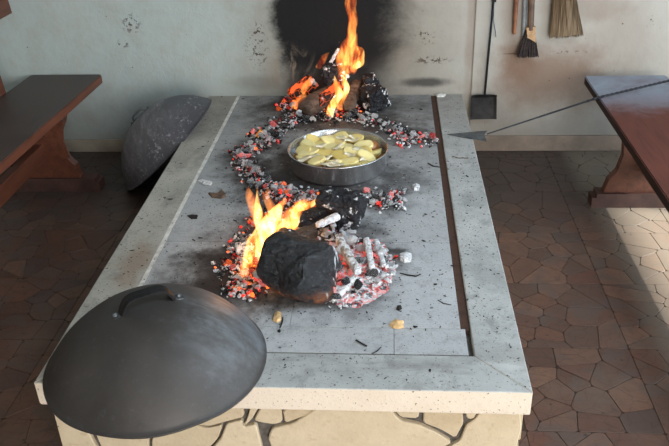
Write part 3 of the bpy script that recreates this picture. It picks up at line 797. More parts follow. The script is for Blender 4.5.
dome_handle(lid, R1, H1, (-0.068, -0.030), (0.056, 0.052), 0.044, 0.040, M['iron'])
lid2, R2, H2 = dome('iron_baking_lid', 'ash-grey iron baking lid leaning against the far left side of the hearth', M['lidB'], 0.313, 0.200)
nv = Vector((cos(3.19) * cos(0.843), sin(3.19) * cos(0.843), sin(0.843)))
lid2.rotation_euler = nv.to_track_quat('Z', 'Y').to_euler()
lid2.location = (-0.830, -0.400, 0.211)
dome_handle(lid2, R2, H2, (-0.02, -0.045), (-0.02, 0.045), 0.022, 0.02, M['giron'])

# ================================================================ PAN AND FOOD
PX, PY, PR, PH = 0.080, -0.941, 0.2165, 0.091
pan = empty('baking_pan', (PX, PY, H)); tag(pan, 'round stainless steel baking pan full of potatoes among the embers', 'pan')
bm = bmesh.new()
prof = [(0, 0.0), (0.195, 0.0), (0.203, 0.004), (0.206, 0.012), (0.2125, 0.084), (0.2165, 0.089), (0.2165, 0.0915), (0.2135, 0.092), (0.2105, 0.088), (0.2035, 0.014), (0.199, 0.006), (0, 0.004)]
add_lathe(bm, prof, 96); bm_obj('pan_body', bm, M['steel'], pan, smooth=True)
bm = bmesh.new()
n = 64
for k in range(n):
    pass
prof = [(0.2160 + 0.0032 * cos(t), 0.0905 + 0.0032 * sin(t)) for t in [2 * pi * i / 8 for i in range(8)]]
add_lathe(bm, prof, 96, close=True); bm_obj('rim', bm, M['steel'], pan, smooth=True)
bm = bmesh.new(); add_lathe(bm, [(0, 0.040), (0.2045, 0.040), (0.2045, 0.0385), (0, 0.0385)], 48)
o = bm_obj('cooking_juice', bm, flat_mat('oily_cooking_juice', (150, 112, 60), 0.12, 0, 0.3, 12), pan)

def potato_mesh(k):
    r = random.Random(100 + k)
    bm = bmesh.new(); bmesh.ops.create_icosphere(bm, subdivisions=3, radius=1.0)
    lx, ly, lz = r.uniform(0.040, 0.047), r.uniform(0.026, 0.032), r.uniform(0.022, 0.028)
    cut = r.uniform(0.05, 0.3)
    for v in bm.verts:
        c = v.co.copy()
        w_ = 1 + 0.10 * noise.noise(c * 1.3 + Vector((k * 7, 0, 0)))
        x, y, z = c.x * lx * w_, c.y * ly * w_ * (1 + 0.15 * c.x * r.choice((-1, 1)) * 0.5), c.z * lz * w_
        zc = lz * cut
        if z > zc: z = zc + (z - zc) * 0.10
        v.co = (x, y, z)
    me = bpy.data.meshes.new('potato'); 
    for f in bm.faces: f.smooth = True
    bm.to_mesh(me); bm.free(); me.materials.append(M['potato'])
    return me
pms = [potato_mesh(k) for k in range(7)]
def panpt(X, Y, z): return atz(270 + X / 4.779, 115 + Y / 4.779, z)
spots = [(338, 92, 0), (205, 122, 25), (285, 122, -18), (128, 170, 40), (182, 175, -5), (263, 183, 0), (333, 192, 35), (205, 228, -30), (376, 226, 0), (408, 112, 20),
         (445, 148, -8), (398, 178, -15), (480, 203, 28), (180, 148, 10), (240, 150, -60), (410, 205, -40), (150, 205, -20), (300, 155, 15), (430, 235, 10), (315, 225, -15), (455, 182, 60), (365, 150, -25), (250, 105, 10), (385, 95, 5), (330, 125, 70), (490, 178, -40), (145, 140, 55)]
def zone(d):
    q = int(round((math.degrees(math.atan2(d.x, d.y)) % 360) / 15)) % 24
    h = ['twelve', 'one', 'two', 'three', 'four', 'five', 'six', 'seven', 'eight', 'nine', 'ten', 'eleven'][q // 2]
    h = 'half past ' + h if q % 2 else h + " o'clock"
    return ("against the pan rim at %s" if d.length > 0.125 else "midway out in the pan at %s" if d.length > 0.06 else "near the middle of the pan towards %s") % h
for i, (X, Y, a) in enumerate(spots):
    lvl = 0.070 + 0.012 * ((i * 37) % 5) / 5 + (0.006 if i < 13 else -0.004)
    p = panpt(X, Y, H + lvl)
    d = Vector((p.x - PX, p.y - PY)); 
    mx = 0.150
    if d.length > mx: d = d.normalized() * mx
    z = 0.0
    o = mesh_obj('potato_half', pms[i % 7], None)
    o.location = (PX + d.x, PY + d.y, H + lvl)
    o.rotation_euler = (radians(rnd.uniform(-5, 38)) if i < 13 else radians(rnd.uniform(-28, 30)), radians(rnd.uniform(-22, 22)), radians(-a + rnd.uniform(-8, 8)))
    tag(o, 'yellow potato half ' + zone(d), 'potato', 'potato halves in the pan')
# limp pale onion pieces
def onion_mesh(k):
    r = random.Random(k); bm = bmesh.new(); n = 10; prev = None
    Rr = r.uniform(0.022, 0.032)
    for i in range(n + 1):
        t = i / n; an = (t - 0.5) * r.uniform(1.6, 2.2)
        wv = 0.011 * sin(pi * min(0.97, max(0.03, t)))+0.002
        c = Vector((Rr * sin(an) * 1.3, Rr * (cos(an) - 1), 0.004 * sin(t * 7 + k)))
        ring = [bm.verts.new(c + Vector((0, dy * wv, dz))) for dy, dz in ((-1, -0.002), (0, 0.004), (1, 0.002), (1, -0.001), (0, 0.0005), (-1, -0.004))]
        if prev:
            for j in range(6): bm.faces.new((prev[j], prev[(j + 1) % 6], ring[(j + 1) % 6], ring[j]))
        else: bm.faces.new(ring)
        prev = ring
    bm.faces.new(prev[::-1]); bmesh.ops.recalc_face_normals(bm, faces=bm.faces)
    me = bpy.data.meshes.new('onion'); 
    for f in bm.faces: f.smooth = True
    bm.to_mesh(me); bm.free(); me.materials.append(M['onion']); return me
oms = [onion_mesh(k) for k in range(4)]
on = [(385, 125, 10), (405, 118, -15), (295, 232, 15), (275, 240, -12), (318, 240, 0), (243, 155, 20), (318, 160, 50), (215, 205, 0), (455, 215, 30), (385, 200, -20), (160, 215, 12), (345, 118, -20), (425, 168, 15), (268, 215, 40), (300, 248, -5)]
for i, (X, Y, a) in enumerate(on):
    p = panpt(X, Y, H + 0.078); d = Vector((p.x - PX, p.y - PY))
    if d.length > 0.17: d = d.normalized() * 0.17
    o = mesh_obj('onion_slice', oms[i % 4], None); o.location = (PX + d.x, PY + d.y, H + 0.086 + 0.004 * (i % 2))
    o.rotation_euler = (radians(rnd.uniform(-15, 15)), radians(rnd.uniform(-15, 15)), radians(a))
    tag(o, 'limp pale onion slice ' + zone(d), 'onion', 'onion slices in the pan')
bm = bmesh.new(); bmesh.ops.create_icosphere(bm, subdivisions=4, radius=1)
for v in bm.verts:
    w_ = 1 + 0.12 * noise.noise(v.co * 1.4) + 0.04 * noise.noise(v.co * 4)
    v.co = Vector((v.co.x * 0.040, v.co.y * 0.034, v.co.z * 0.026)) * w_
o = bm_obj('roast_potato', bm, M['roast'], smooth=True); p = panpt(503, 148, H + 0.06); o.location = (p.x, p.y + 0.0, H + 0.062)
d = Vector((o.location.x - PX, o.location.y - PY)); 
if d.length > 0.160: o.location.x, o.location.y = PX + d.x / d.length * 0.160, PY + d.y / d.length * 0.160
tag(o, 'browned whole potato against the right inner wall of the pan', 'potato')

# ================================================================ CHARCOAL
def chunk_mesh(k, mat, sub=2):
    r = random.Random(500 + k); bm = bmesh.new()
    bmesh.ops.create_icosphere(bm, subdivisions=sub, radius=1.0)
    ax = Vector((1, r.uniform(0.55, 0.95), r.uniform(0.5, 0.8)))
    planes = [(Vector((r.gauss(0, 1), r.gauss(0, 1), r.gauss(0, 1))).normalized(), r.uniform(0.55, 0.85)) for _ in range(9)]
    off = Vector((k * 3.7, 1, 2))
    for v in bm.verts:
        c = v.co.copy()
        for n_, d_ in planes:
            e = c.dot(n_) - d_
            if e > 0: c -= n_ * e
        c *= 1 + 0.22 * noise.noise(c * 2.6 + off)
        v.co = Vector((c.x * ax.x, c.y * ax.y, c.z * ax.z))
    me = bpy.data.meshes.new('charcoal'); bm.to_mesh(me); bm.free(); me.materials.append(mat); return me
KIND = ('char_black', 'char_mid', 'char_ash', 'glow', 'glow_hot')
CH = {k: [chunk_mesh(i + 10 * j, M[k]) for i in range(6)] for j, k in enumerate(KIND)}
CH1 = {k: [chunk_mesh(i + 10 * j, M[k], 1) for i in range(4)] for j, k in enumerate(KIND)}
WORD = {'char_black': 'black', 'char_mid': 'grey-flecked', 'char_ash': 'ash-white', 'glow': 'red glowing', 'glow_hot': 'bright orange glowing'}
cr = random.Random(21)
def mound(zn, px, py): return 0.0
# zones: name, list of (px, py, spread px), weights per kind, count of single pieces, count in the small bed, size range (m), mound height
zones = [
    ('in the band of embers behind the pan', [(268, 130, 9), (285, 124, 9), (300, 119, 7), (316, 116, 6), (332, 118, 6), (350, 117, 6), (368, 121, 7), (385, 126, 8), (398, 131, 7), (275, 137, 8)], (7, 3, 1.6, 1.0, 0), 50, 620, (0.011, 0.024), 0.035),
    ('in the ember heap right of the pan', [(397, 134, 6), (408, 139, 8), (415, 137, 7), (424, 140, 7), (433, 142, 5), (403, 143, 5)], (4, 1.5, 1.3, 2.8, 0), 20, 150, (0.011, 0.021), 0.025),
    ('in the ember ring left of the pan', [(258, 137, 7), (262, 142, 7), (250, 150, 8), (244, 158, 8), (242, 165, 8), (250, 170, 8), (256, 178, 9), (262, 185, 9), (268, 190, 8), (240, 155, 6)], (6, 2.4, 1.7, 1.8, 0.3), 52, 640, (0.012, 0.024), 0.035),
    ('between the pan and the front fire', [(272, 190, 8), (286, 192, 8), (300, 196, 8), (314, 197, 7), (328, 196, 6), (345, 197, 5), (282, 200, 9), (300, 205, 8)], (5.4, 2.4, 1.3, 2.0, 0.8), 36, 420, (0.010, 0.021), 0.03),
    ('in the small ember heap before the pan', [(368, 197, 6), (380, 200, 7), (392, 203, 7), (398, 196, 6), (400, 206, 6), (385, 207, 5), (374, 204, 6)], (3, 1.6, 2.2, 1.6, 0), 20, 150, (0.010, 0.019), 0.025),
    ('left of the front fire', [(242, 240, 8), (238, 252, 9), (246, 262, 9), (240, 280, 12), (252, 290, 10), (235, 292, 10), (250, 275, 8), (228, 268, 9)], (3, 1.6, 1.0, 2.2, 1.0), 24, 420, (0.009, 0.017), 0.01),
    ('beneath the flames of the front fire', [(256, 225, 9), (266, 235, 9), (254, 245, 8), (262, 255, 8), (256, 270, 8), (262, 285, 7), (275, 215, 9), (290, 225, 10)], (1, 0.8, 0.6, 2.5, 3.5), 22, 220, (0.013, 0.024), 0.03),
    ('in the white ash heap', [(338, 225, 10), (330, 236, 9), (345, 242, 10), (355, 252, 11), (368, 255, 10), (380, 262, 11), (345, 265, 12), (362, 275, 11), (375, 280, 9), (340, 285, 11), (350, 295, 9), (335, 300, 8), (385, 272, 7)], (1.3, 1.3, 6.0, 0.9, 0.2), 76, 620, (0.012, 0.026), 0.06),
    ('in the bed of the back fire', [(318, 108, 6), (330, 112, 6), (344, 111, 6), (356, 110, 5), (308, 112, 6), (296, 108, 6), (285, 107, 5), (290, 100, 6)], (2.5, 1.6, 1, 2.4, 2.0), 26, 260, (0.012, 0.022), 0.02),
]
bedbm = bmesh.new()
def add_mesh(bm, me, mtx, mi=0):
    n0 = len(bm.verts); vs = [bm.verts.new(mtx @ v.co) for v in me.vertices]
    for p in me.polygons: bm.faces.new([vs[i] for i in p.vertices]).material_index = mi
def on_pan(p, r): return (Vector((p.x, p.y)) - Vector((PX, PY))).length < 0.212 + r
for zi, (zname, ctrs, wts, n1, n2, (s0, s1), mh) in enumerate(zones):
    cw = [Vector((atz(a, b).x, atz(a, b).y)) for a, b, c in ctrs]
    for i in range(n1 + n2):
        big = i < n1
        a, b, sp = ctrs[i % len(ctrs)] if big else cr.choice(ctrs)
        kk = 0.55 if big else 0.75
        for _ in range(12):
            p = atz(a + cr.gauss(0, sp * kk), b + cr.gauss(0, sp * 0.62 * kk))
            s_ = cr.uniform(s0, s1) if big else cr.uniform(0.0045, 0.0125)
            if not on_pan(p, s_ * 1.05) and p.y < -0.03: break
        else: continue
        kind = cr.choices(KIND, wts)[0]
        # heap height falls off with distance from the heap's spine
        dn = min((Vector((p.x, p.y)) - q).length for q in cw)
        hz = mh * exp(-(dn / 0.035) ** 2) * (cr.uniform(0.1, 1.0) if big else cr.uniform(0.0, 0.7))
        rot = Euler((cr.uniform(-0.5, 0.5), cr.uniform(-0.5, 0.5), cr.uniform(0, 6.28)))
        if big:
            o = mesh_obj('charcoal_piece', cr.choice(CH[kind]), None)
            o.location = (p.x, p.y, H + s_ * 0.5 + hz); o.rotation_euler = rot; o.scale = (s_, s_, s_)
            u_ = proj(p)[0]; us = [c[0] for c in ctrs]; lo_, hi_ = min(us), max(us)
            vm = sum(c[1] for c in ctrs) / len(ctrs); side_ = 'near' if proj(p)[1] > vm else 'far'
            third = side_ + (' left end' if u_ < lo_ + (hi_ - lo_) * 0.25 else ' right end' if u_ > hi_ - (hi_ - lo_) * 0.25 else ' side midway')
            size = 'large' if s_ > s0 + (s1 - s0) * 0.6 else 'small'
            o['label'] = '%s %s coal %s, %s' % (size, WORD[kind], zname, third); o['category'] = 'charcoal'
            o['group'] = 'coals %s' % zname
        else:
            add_mesh(bedbm, cr.choice(CH1[kind]), Matrix.Translation((p.x, p.y, H + s_ * 0.5 + hz * 0.8)) @ rot.to_matrix().to_4x4() @ Matrix.Scale(s_, 4), KIND.index(kind))
o = bm_obj('ember_bed', bedbm, M[KIND[0]], recalc=False)
for k in KIND[1:]: o.data.materials.append(M[k])
tag(o, 'crumbled charcoal and ember bits strewn over the fire beds', 'embers', None, 'stuff')

# ash crumbs and black flecks strewn over the hearth
bm = bmesh.new(); ba = bmesh.new()
fire_ctr = [(-0.05, -0.35, 0.35), (-0.1, -1.1, 0.3), (-0.1, -1.7, 0.3), (0.2, -1.8, 0.25), (0.3, -1.1, 0.25)]
cnt = 0
while cnt < 2300:
    if cr.random() < 0.55:
        c = cr.choice(fire_ctr); x, y = cr.gauss(c[0], c[2] * 0.7), cr.gauss(c[1], c[2] * 0.7)
    else: x, y = cr.uniform(-0.68, 0.68), cr.uniform(-2.39, -0.02)
    if not (-0.685 < x < 0.685 and -2.39 < y < -0.01): continue
    if abs(x - 0.534) < 0.016 or on_pan(Vector((x, y, 0)), 0.0) or (Vector((x, y)) - Vector((-0.364, -2.292))).length < 0.32: continue
    near = min(((x - c[0]) ** 2 + (y - c[1]) ** 2) for c in fire_ctr) < 0.06
    cnt += 1
    s_ = cr.uniform(0.0010, 0.0034) * (2.1 if cr.random() < 0.06 else 1)
    mtx = Matrix.Translation((x, y, H + s_ * 0.3)) @ Matrix.Rotation(cr.uniform(0, 6.28), 4, 'Z') @ Matrix.Diagonal((s_ * cr.uniform(1, 2.6), s_, s_ * 0.5, 1))
    if cr.random() < (0.35 if near else 0.05): add_mesh(ba, CH1['char_ash'][cnt % 4], mtx)
    else: add_mesh(bm, CH1['char_black'][cnt % 4], mtx)
tag(bm_obj('charcoal_flecks', bm, M['fleck'], recalc=False), 'black charcoal flecks scattered over the hearth top', 'debris', None, 'stuff')
tag(bm_obj('ash_crumbs', ba, M['ash'], recalc=False), 'pale ash crumbs scattered around the fires', 'ash', None, 'stuff')
# white ash drift under the heap right of the front log
bm = bmesh.new(); G = 44
def drift(cx, cy, rx, ry, h, seed):
    vs = {}
    for i in range(G + 1):
        for j in range(G + 1):
            u, v = i / G * 2 - 1, j / G * 2 - 1; r_ = sqrt(u * u + v * v)
            x, y = cx + u * rx, cy + v * ry
            n_ = noise.noise(Vector((x * 22, y * 22, seed))) + 0.5 * noise.noise(Vector((x * 60, y * 60, seed)))
            z = h * (exp(-(r_ * 1.7) ** 2) * (1 + 0.7 * n_)) - 0.12 * h
            vs[i, j] = bm.verts.new((x, y, H + max(-0.002, z)))
    for i in range(G):
        for j in range(G):
            q = (vs[i, j], vs[i + 1, j], vs[i + 1, j + 1], vs[i, j + 1])
            if max(v.co.z for v in q) > H - 0.001: bm.faces.new(q)
c = atz(352, 268); drift(c.x, c.y, 0.16, 0.25, 0.034, 1.0)
c = atz(352, 285); drift(c.x, c.y, 0.12, 0.12, 0.018, 4.0)
bmesh.ops.delete(bm, geom=[v for v in bm.verts if not v.link_faces], context='VERTS')
tag(bm_obj('ash_heap', bm, mat_char('hot_ash', 0.86, 1.5, (60, 60, 62), 24, (1.0, 0.07, 0.045)), recalc=False, smooth=True), 'white ash heap right of the front log', 'ash', None, 'stuff')

# ================================================================ LOGS
def log_mesh(name, p0, p1, r0, r1, mat, parent=None, sq=0.5, amp=0.12, seed=0, squash=1.0, lab=None, n=44, m_=30, cutface=0.0, cells_=16, cellamp=0.06):
    p0, p1 = Vector(p0), Vector(p1); ax = p1 - p0; Ln = ax.length; q = ax.to_track_quat('X', 'Z').to_matrix()
    bm = bmesh.new(); rings = []
    K = 5
    prof = []
    for k in range(K + 1): prof.append((k / K * 0.0, k / K))       # end cap rings
    prof = [(0.0, 0.0), (0.0, 0.3), (0.015, 0.6), (0.05, 0.82), (0.09, 0.93)] + [(t, 1.0) for t in [0.14 + 0.80 * i / m_ for i in range(m_ + 1)]] + [(0.985, 0.93), (1.0, 0.72), (1.0, 0.36), (1.0, 0.0)]
    for t, f in prof:
        r_ = (r0 + (r1 - r0) * t) * f
        if f < 0.01:
            rings.append([bm.verts.new((t * Ln, 0, 0))]); continue
        ring = []
        for k in range(n):
            an = 2 * pi * k / n; c, s_ = cos(an), sin(an)
            e = (abs(c) ** (2 / (1 + sq)) + abs(s_) ** (2 / (1 + sq))) if False else 1
            k_ = 1 / max(abs(c), abs(s_)) ; rr = r_ * (1 + (k_ - 1) * sq)
            ring.append(bm.verts.new((t * Ln, rr * c, rr * s_ * squash)))
        rings.append(ring)
    for a, b in zip(rings, rings[1:]):
        for k in range(n):
            j = (k + 1) % n
            if len(a) == 1: bm.faces.new((a[0], b[k], b[j]))
            elif len(b) == 1: bm.faces.new((a[k], a[j], b[0]))
            else: bm.faces.new((a[k], a[j], b[j], b[k]))
    off = Vector((seed * 5.3, seed * 1.7, 3)); rm = max(r0, r1)
    for v in bm.verts:
        c = v.co.copy(); u = c / rm
        w_ = amp * noise.noise(u * 0.9 + off) + amp * 0.45 * noise.noise(u * 2.4 + off) + amp * 0.22 * noise.noise(u * 6 + off)
        d_ = noise.voronoi((c * cells_) + off)[0]; crack = min(1.0, (d_[1] - d_[0]) * 3.5)
        rad = Vector((0, c.y, c.z)); 
        if rad.length > 1e-5: v.co += rad.normalized() * rm * (w_ - cellamp * (1 - crack) * 1.3)
        v.co.x += rm * 0.35 * (noise.noise(u * 1.2 + off * 2) * (1 if 0.02 * Ln < c.x < 0.98 * Ln else 1.2)) + rm * cutface * (c.y / rm)
    for v in bm.verts: v.co = q @ v.co
    o = bm_obj(name, bm, mat, parent); o.location = p0
    # rest it on the slab: lift if it sinks
    lo = min((v.co.z for v in o.data.vertices)) + p0.z
    if lo < H: o.location.z += H - lo
    if lab: tag(o, lab, 'firewood')
    return o
# front fire
a = atz(262, 292, H + 0.075); b = atz(318, 280, H + 0.080)
a = Vector((-0.080, -1.880, H + 0.092)); b = Vector((0.098, -2.000, H + 0.088))
log1 = log_mesh('charred_log', a, b, 0.096, 0.096, M['log'], seed=1, sq=0.15, amp=0.17, lab='big charred black log at the front of the near fire', cutface=0.12, n=64, m_=40, cells_=9, cellamp=0.035)
a = Vector((0.045, -1.46, H + 0.05)); b = Vector((0.20, -1.50, H + 0.055))
log_mesh('charred_log', a, b, 0.066, 0.052, M['block'], seed=4, sq=0.7, amp=0.30, lab='angular charred block behind the ash heap of the near fire', n=48, cells_=18)
a = atz(292, 222, H + 0.06); b = atz(340, 208, H + 0.075)
log_mesh('charred_log', a, b, 0.024, 0.028, M['block'], seed=5, sq=0.5, amp=0.3, lab='thin black charred stick lying behind the big front log', n=24)
a = atz(300, 214, H + 0.035); b = atz(332, 200, H + 0.035)
log_mesh('charred_log', a, b, 0.022, 0.020, M['glow_block'], seed=6, sq=0.5, amp=0.3, lab='short smouldering stick nearest the pan in the near fire', n=24)
a = atz(316, 226, H + 0.075); b = atz(338, 216, H + 0.085)
log_mesh('charred_log', a, b, 0.012, 0.014, M['ashstick'], seed=7, sq=0.5, amp=0.3, lab='small grey-brown stick atop the near fire', n=18)
a = atz(263, 235, H + 0.05); b = atz(292, 236, H + 0.11)
log_mesh('charred_log', a, b, 0.020, 0.026, M['block'], seed=17, sq=0.5, amp=0.3, lab='curled black bark piece behind the big front log', n=22)
for k, (x0, y0, x1, y1, h0, h1, r_, lab) in enumerate([
    (338, 238, 358, 272, 0.060, 0.055, 0.016, 'ashen grey stick slanting across the glowing heap'),
    (366, 238, 372, 268, 0.060, 0.045, 0.012, 'white burned stick on the right of the glowing heap'),
    (376, 240, 384, 266, 0.045, 0.035, 0.010, 'outermost thin white burned stick of the glowing heap'),
    (332, 300, 356, 278, 0.015, 0.045, 0.013, 'white ash-coated stick at the foot of the big front log')]):
    log_mesh('burned_stick', atz(x0, y0, H + h0), atz(x1, y1, H + h1), r_, r_ * 0.85, M['ashstick'], seed=20 + k, sq=0.5, amp=0.14, lab=lab, n=18, m_=14, cellamp=0.01)
# white-coated ring at far left of the front fire
a = atz(236, 250, H + 0.02); b = atz(252, 246, H + 0.03)
log_mesh('burned_stick', a, b, 0.022, 0.020, M['char_mid'], seed=30, sq=0.3, amp=0.25, lab='ash-ringed stump end left of the front flames', n=22, m_=12)
# back fire
log_mesh('firewood_log', Vector((-0.135, -0.36, H + 0.052)), Vector((0.02, -0.19, H + 0.085)), 0.052, 0.046, M['bark'], seed=8, sq=0.1, amp=0.1, lab='brown unburnt round log end at the left of the back fire', n=40, cells_=8, cellamp=0.02)
log_mesh('firewood_log', Vector((0.09, -0.33, H + 0.04)), Vector((0.125, -0.12, H + 0.10)), 0.036, 0.034, M['bark'], seed=9, sq=0.3, amp=0.15, lab='short brown log in the middle of the back fire', n=32, cells_=10)
log_mesh('charred_log', Vector((0.165, -0.27, H + 0.062)), Vector((0.27, -0.20, H + 0.070)), 0.062, 0.058, M['block'], seed=10, sq=0.7, amp=0.16, lab='chequered charred block at the right of the back fire', n=48, cells_=26, cellamp=0.16)
log_mesh('charred_log', Vector((-0.05, -0.16, H + 0.16)), Vector((0.09, -0.14, H + 0.17)), 0.060, 0.055, M['block'], seed=11, sq=0.7, amp=0.22, lab='charred block on top of the back fire', n=48, cells_=24, cellamp=0.12)
log_mesh('charred_log', Vector((0.16, -0.17, H + 0.12)), Vector((0.235, -0.15, H + 0.13)), 0.040, 0.036, M['block'], seed=12, sq=0.6, amp=0.25, lab='small charred lump stacked on the right of the back fire', n=32, cells_=26, cellamp=0.12)
log_mesh('charred_log', Vector((-0.21, -0.16, H + 0.04)), Vector((-0.10, -0.11, H + 0.12)), 0.042, 0.038, M['glow_block'], seed=13, sq=0.5, amp=0.25, lab='smouldering log at the far left of the back fire', n=32, cells_=20)
log_mesh('charred_log', Vector((-0.06, -0.33, H + 0.075)), Vector((0.05, -0.22, H + 0.125)), 0.026, 0.026, M['glow_block'], seed=14, sq=0.5, amp=0.3, lab='glowing split log across the middle of the back fire', n=28, cells_=24)
log_mesh('burned_stick', Vector((-0.02, -0.12, H + 0.19)), Vector((0.035, -0.10, H + 0.285)), 0.011, 0.007, M['ashstick'], seed=15, sq=0.4, amp=0.3, lab='thin ash-tipped stick standing up behind the back fire', n=14, m_=10)
log_mesh('burned_stick', Vector((-0.17, -0.36, H + 0.03)), Vector((-0.05, -0.30, H + 0.10)), 0.010, 0.008, M['ashstick'], seed=16, sq=0.4, amp=0.3, lab='pale splintered stick leaning on the round log of the back fire', n=14, m_=10)

# ================================================================ FLAMES
def tongue(pts, rads, Y, mat, parent, seed=0, depth=0.7, Yt=None):
    """pts in picture pixels at depth Y (metres); radius in pixels"""
    Yt = Y if Yt is None else Yt
    P3 = []; R3 = []
    dense = 5
    for i in range(len(pts) - 1):
        for k in range(dense):
            t = k / dense; tt = (i + t) / (len(pts) - 1)
            x = pts[i][0] + (pts[i + 1][0] - pts[i][0]) * t; y = pts[i][1] + (pts[i + 1][1] - pts[i][1]) * t
            P3.append(aty(x, y, Y + (Yt - Y) * tt)); r_ = rads[i] + (rads[i + 1] - rads[i]) * t
            R3.append(max(0.0008, r_ * (P3[-1] - CAM).length / F))
    P3.append(aty(*pts[-1], Yt)); R3.append(0.0008)
    for _ in range(2):
        P3 = [P3[0]] + [(P3[i - 1] + P3[i] * 2 + P3[i + 1]) / 4 for i in range(1, len(P3) - 1)] + [P3[-1]]
    bm = bmesh.new(); add_tube(bm, P3, R3, 12, True, None)
    c0 = sum(P3, Vector()) / len(P3)
    for v in bm.verts:
        d = Vector((noise.noise(v.co * 16 + Vector((seed, 0, 0))), noise.noise(v.co * 16 + Vector((0, seed, 5))), 0.4 * noise.noise(v.co * 14 + Vector((0, 3, seed)))))
        v.co += d * 0.012
        v.co.y = (v.co.y)
        if v.co.z < H + 0.003: v.co.z = H + 0.003
    return bm_obj('flame_tongue', bm, mat, parent, smooth=True)
ff = empty('flame', (-0.10, -1.72, H)); tag(ff, 'bright yellow flames of the front fire, left of the big log', 'fire')
ffi = Matrix.Translation((0.10, 1.72, -H))
fb = empty('flame', (0.08, -0.24, H)); tag(fb, 'tall orange flames of the back fire against the sooty wall', 'fire')
fbi = Matrix.Translation((-0.08, 0.24, -H))
front = [
    ([(262, 300), (263, 270), (261, 240), (259, 215), (256, 186)], [5, 5.5, 5, 4.5, 0.5], -1.80, 'flame'),
    ([(263, 262), (264, 245), (268, 228), (276, 210), (285, 196)], [7, 10, 11, 6, 0.5], -1.72, 'flame'),
    ([(272, 258), (278, 240), (290, 222), (300, 206), (306, 197)], [6, 10, 8, 6, 0.5], -1.68, 'flame'),
    ([(270, 235), (280, 225), (292, 214), (306, 203), (320, 200)], [7, 8, 7, 5, 0.5], -1.62, 'flame2'),
    ([(256, 285), (252, 268), (249, 255), (252, 240), (257, 225)], [3, 7, 6, 6, 0.5], -1.78, 'flame'),
    ([(245, 292), (244, 280), (243, 268), (246, 255)], [4, 6, 5, 0.5], -1.84, 'flame2'),
    ([(248, 305), (256, 290), (262, 272), (268, 250)], [3, 6, 6, 0.5], -1.86, 'flame2'),
    ([(258, 225), (255, 210), (252, 198), (249, 186)], [4, 6, 5, 0.5], -1.60, 'flame2'),
    ([(275, 215), (270, 205), (266, 196), (268, 188)], [5, 5, 4, 0.5], -1.55, 'flame2'),
    ([(300, 214), (305, 208), (312, 203), (317, 196)], [4, 4, 3, 0.5], -1.50, 'flame'),
]
for k, (pts, rr, Y, mt) in enumerate(front):
    o = tongue(pts, rr, Y, M[mt], ff, k); o.matrix_parent_inverse = ffi
back = [
    ([(336, 112), (333, 96), (340, 82), (349, 66), (350, 46), (353, 24), (352, 2), (356, -22)], [3, 4.5, 5, 5, 4.5, 4.5, 4, 0.5], -0.20, 'flame2'),
    ([(352, 72), (348, 52), (354, 34), (350, 16), (347, 0), (350, -12)], [4, 4, 3, 3.5, 2.5, 0.5], -0.17, 'flame2'),
    ([(352, 66), (360, 62), (363, 56), (360, 50), (355, 46)], [4, 4, 3.5, 3, 0.5], -0.19, 'flame'),
    ([(330, 116), (333, 104), (339, 94), (337, 84), (335, 76)], [3.5, 4.5, 4, 3, 0.5], -0.42, 'flame'),
    ([(340, 110), (343, 98), (347, 88), (344, 78), (348, 68)], [2.5, 3.5, 3.5, 3, 0.5], -0.40, 'flame'),
    ([(345, 76), (342, 62), (344, 48), (348, 36)], [5, 6, 5, 0.5], -0.19, 'flame2'),
    ([(350, 72), (356, 60), (354, 46), (357, 32)], [5, 5, 4, 0.5], -0.19, 'flame2'),
    ([(302, 93), (306, 86), (311, 80), (310, 74)], [3, 4, 3, 0.5], -0.24, 'flame2'),
    ([(318, 68), (322, 62), (325, 58), (330, 52)], [2.5, 3.5, 3, 0.5], -0.14, 'flame2'),
    ([(295, 108), (299, 101), (303, 96), (306, 90)], [3, 4, 3, 0.5], -0.34, 'flame2'),
]
for k, (pts, rr, Y, mt) in enumerate(back):
    o = tongue(pts, rr, Y, M[mt], fb, 40 + k); o.matrix_parent_inverse = fbi
sf = empty('flame', tuple(atz(259, 138))); tag(sf, 'tiny yellow flame in the ember ring left of the pan', 'fire')
o = tongue([(260, 141), (258, 136), (261, 132), (261, 127)], [3, 3, 2.5, 0.5], atz(259, 138).y, M['flame'], sf, 77); o.matrix_parent_inverse = Matrix.Translation(-atz(259, 138))
# firelight
for nm, loc, e, r_ in (('firelight_front', (-0.12, -1.74, H + 0.16), 0.5, 0.06), ('firelight_back', (0.07, -0.30, H + 0.22), 0.3, 0.06)):
    l = bpy.data.lights.new(nm, 'POINT'); l.energy = e; l.color = (1.0, 0.42, 0.12); l.shadow_soft_size = r_
    o = bpy.data.objects.new(nm, l); COL.objects.link(o); o.location = loc

# ================================================================ SKEWER
sk = empty('iron_skewer', tuple(atz(470, 136, H))); tag(sk, 'long twisted iron skewer with flat pointed blade, laid from bench to hearth', 'skewer')
ski = Matrix.Translation(-atz(470, 136, H))
p_t = atz(487, 134, H + 0.016); p_b = atz(600, 97, 0.472); p_e = p_b + (p_b - p_t) * 0.9
p_e = atz(680, 78, 0.50)
bm = bmesh.new()
pts = [p_t.lerp(p_b, t) for t in (0, 0.25, 0.5, 0.75)] + [p_b.lerp(p_e, t) for t in (0, 0.5, 1.0)] + [p_e + (p_e - p_b) * 0.5]
pA = atz(535, 116, 0.40)
add_tube(bm, [p_t, p_t.lerp(p_b, 0.5)], [0.0035, 0.004], 8); bm_obj('thin_rod', bm, M['rod'], sk).matrix_parent_inverse = ski
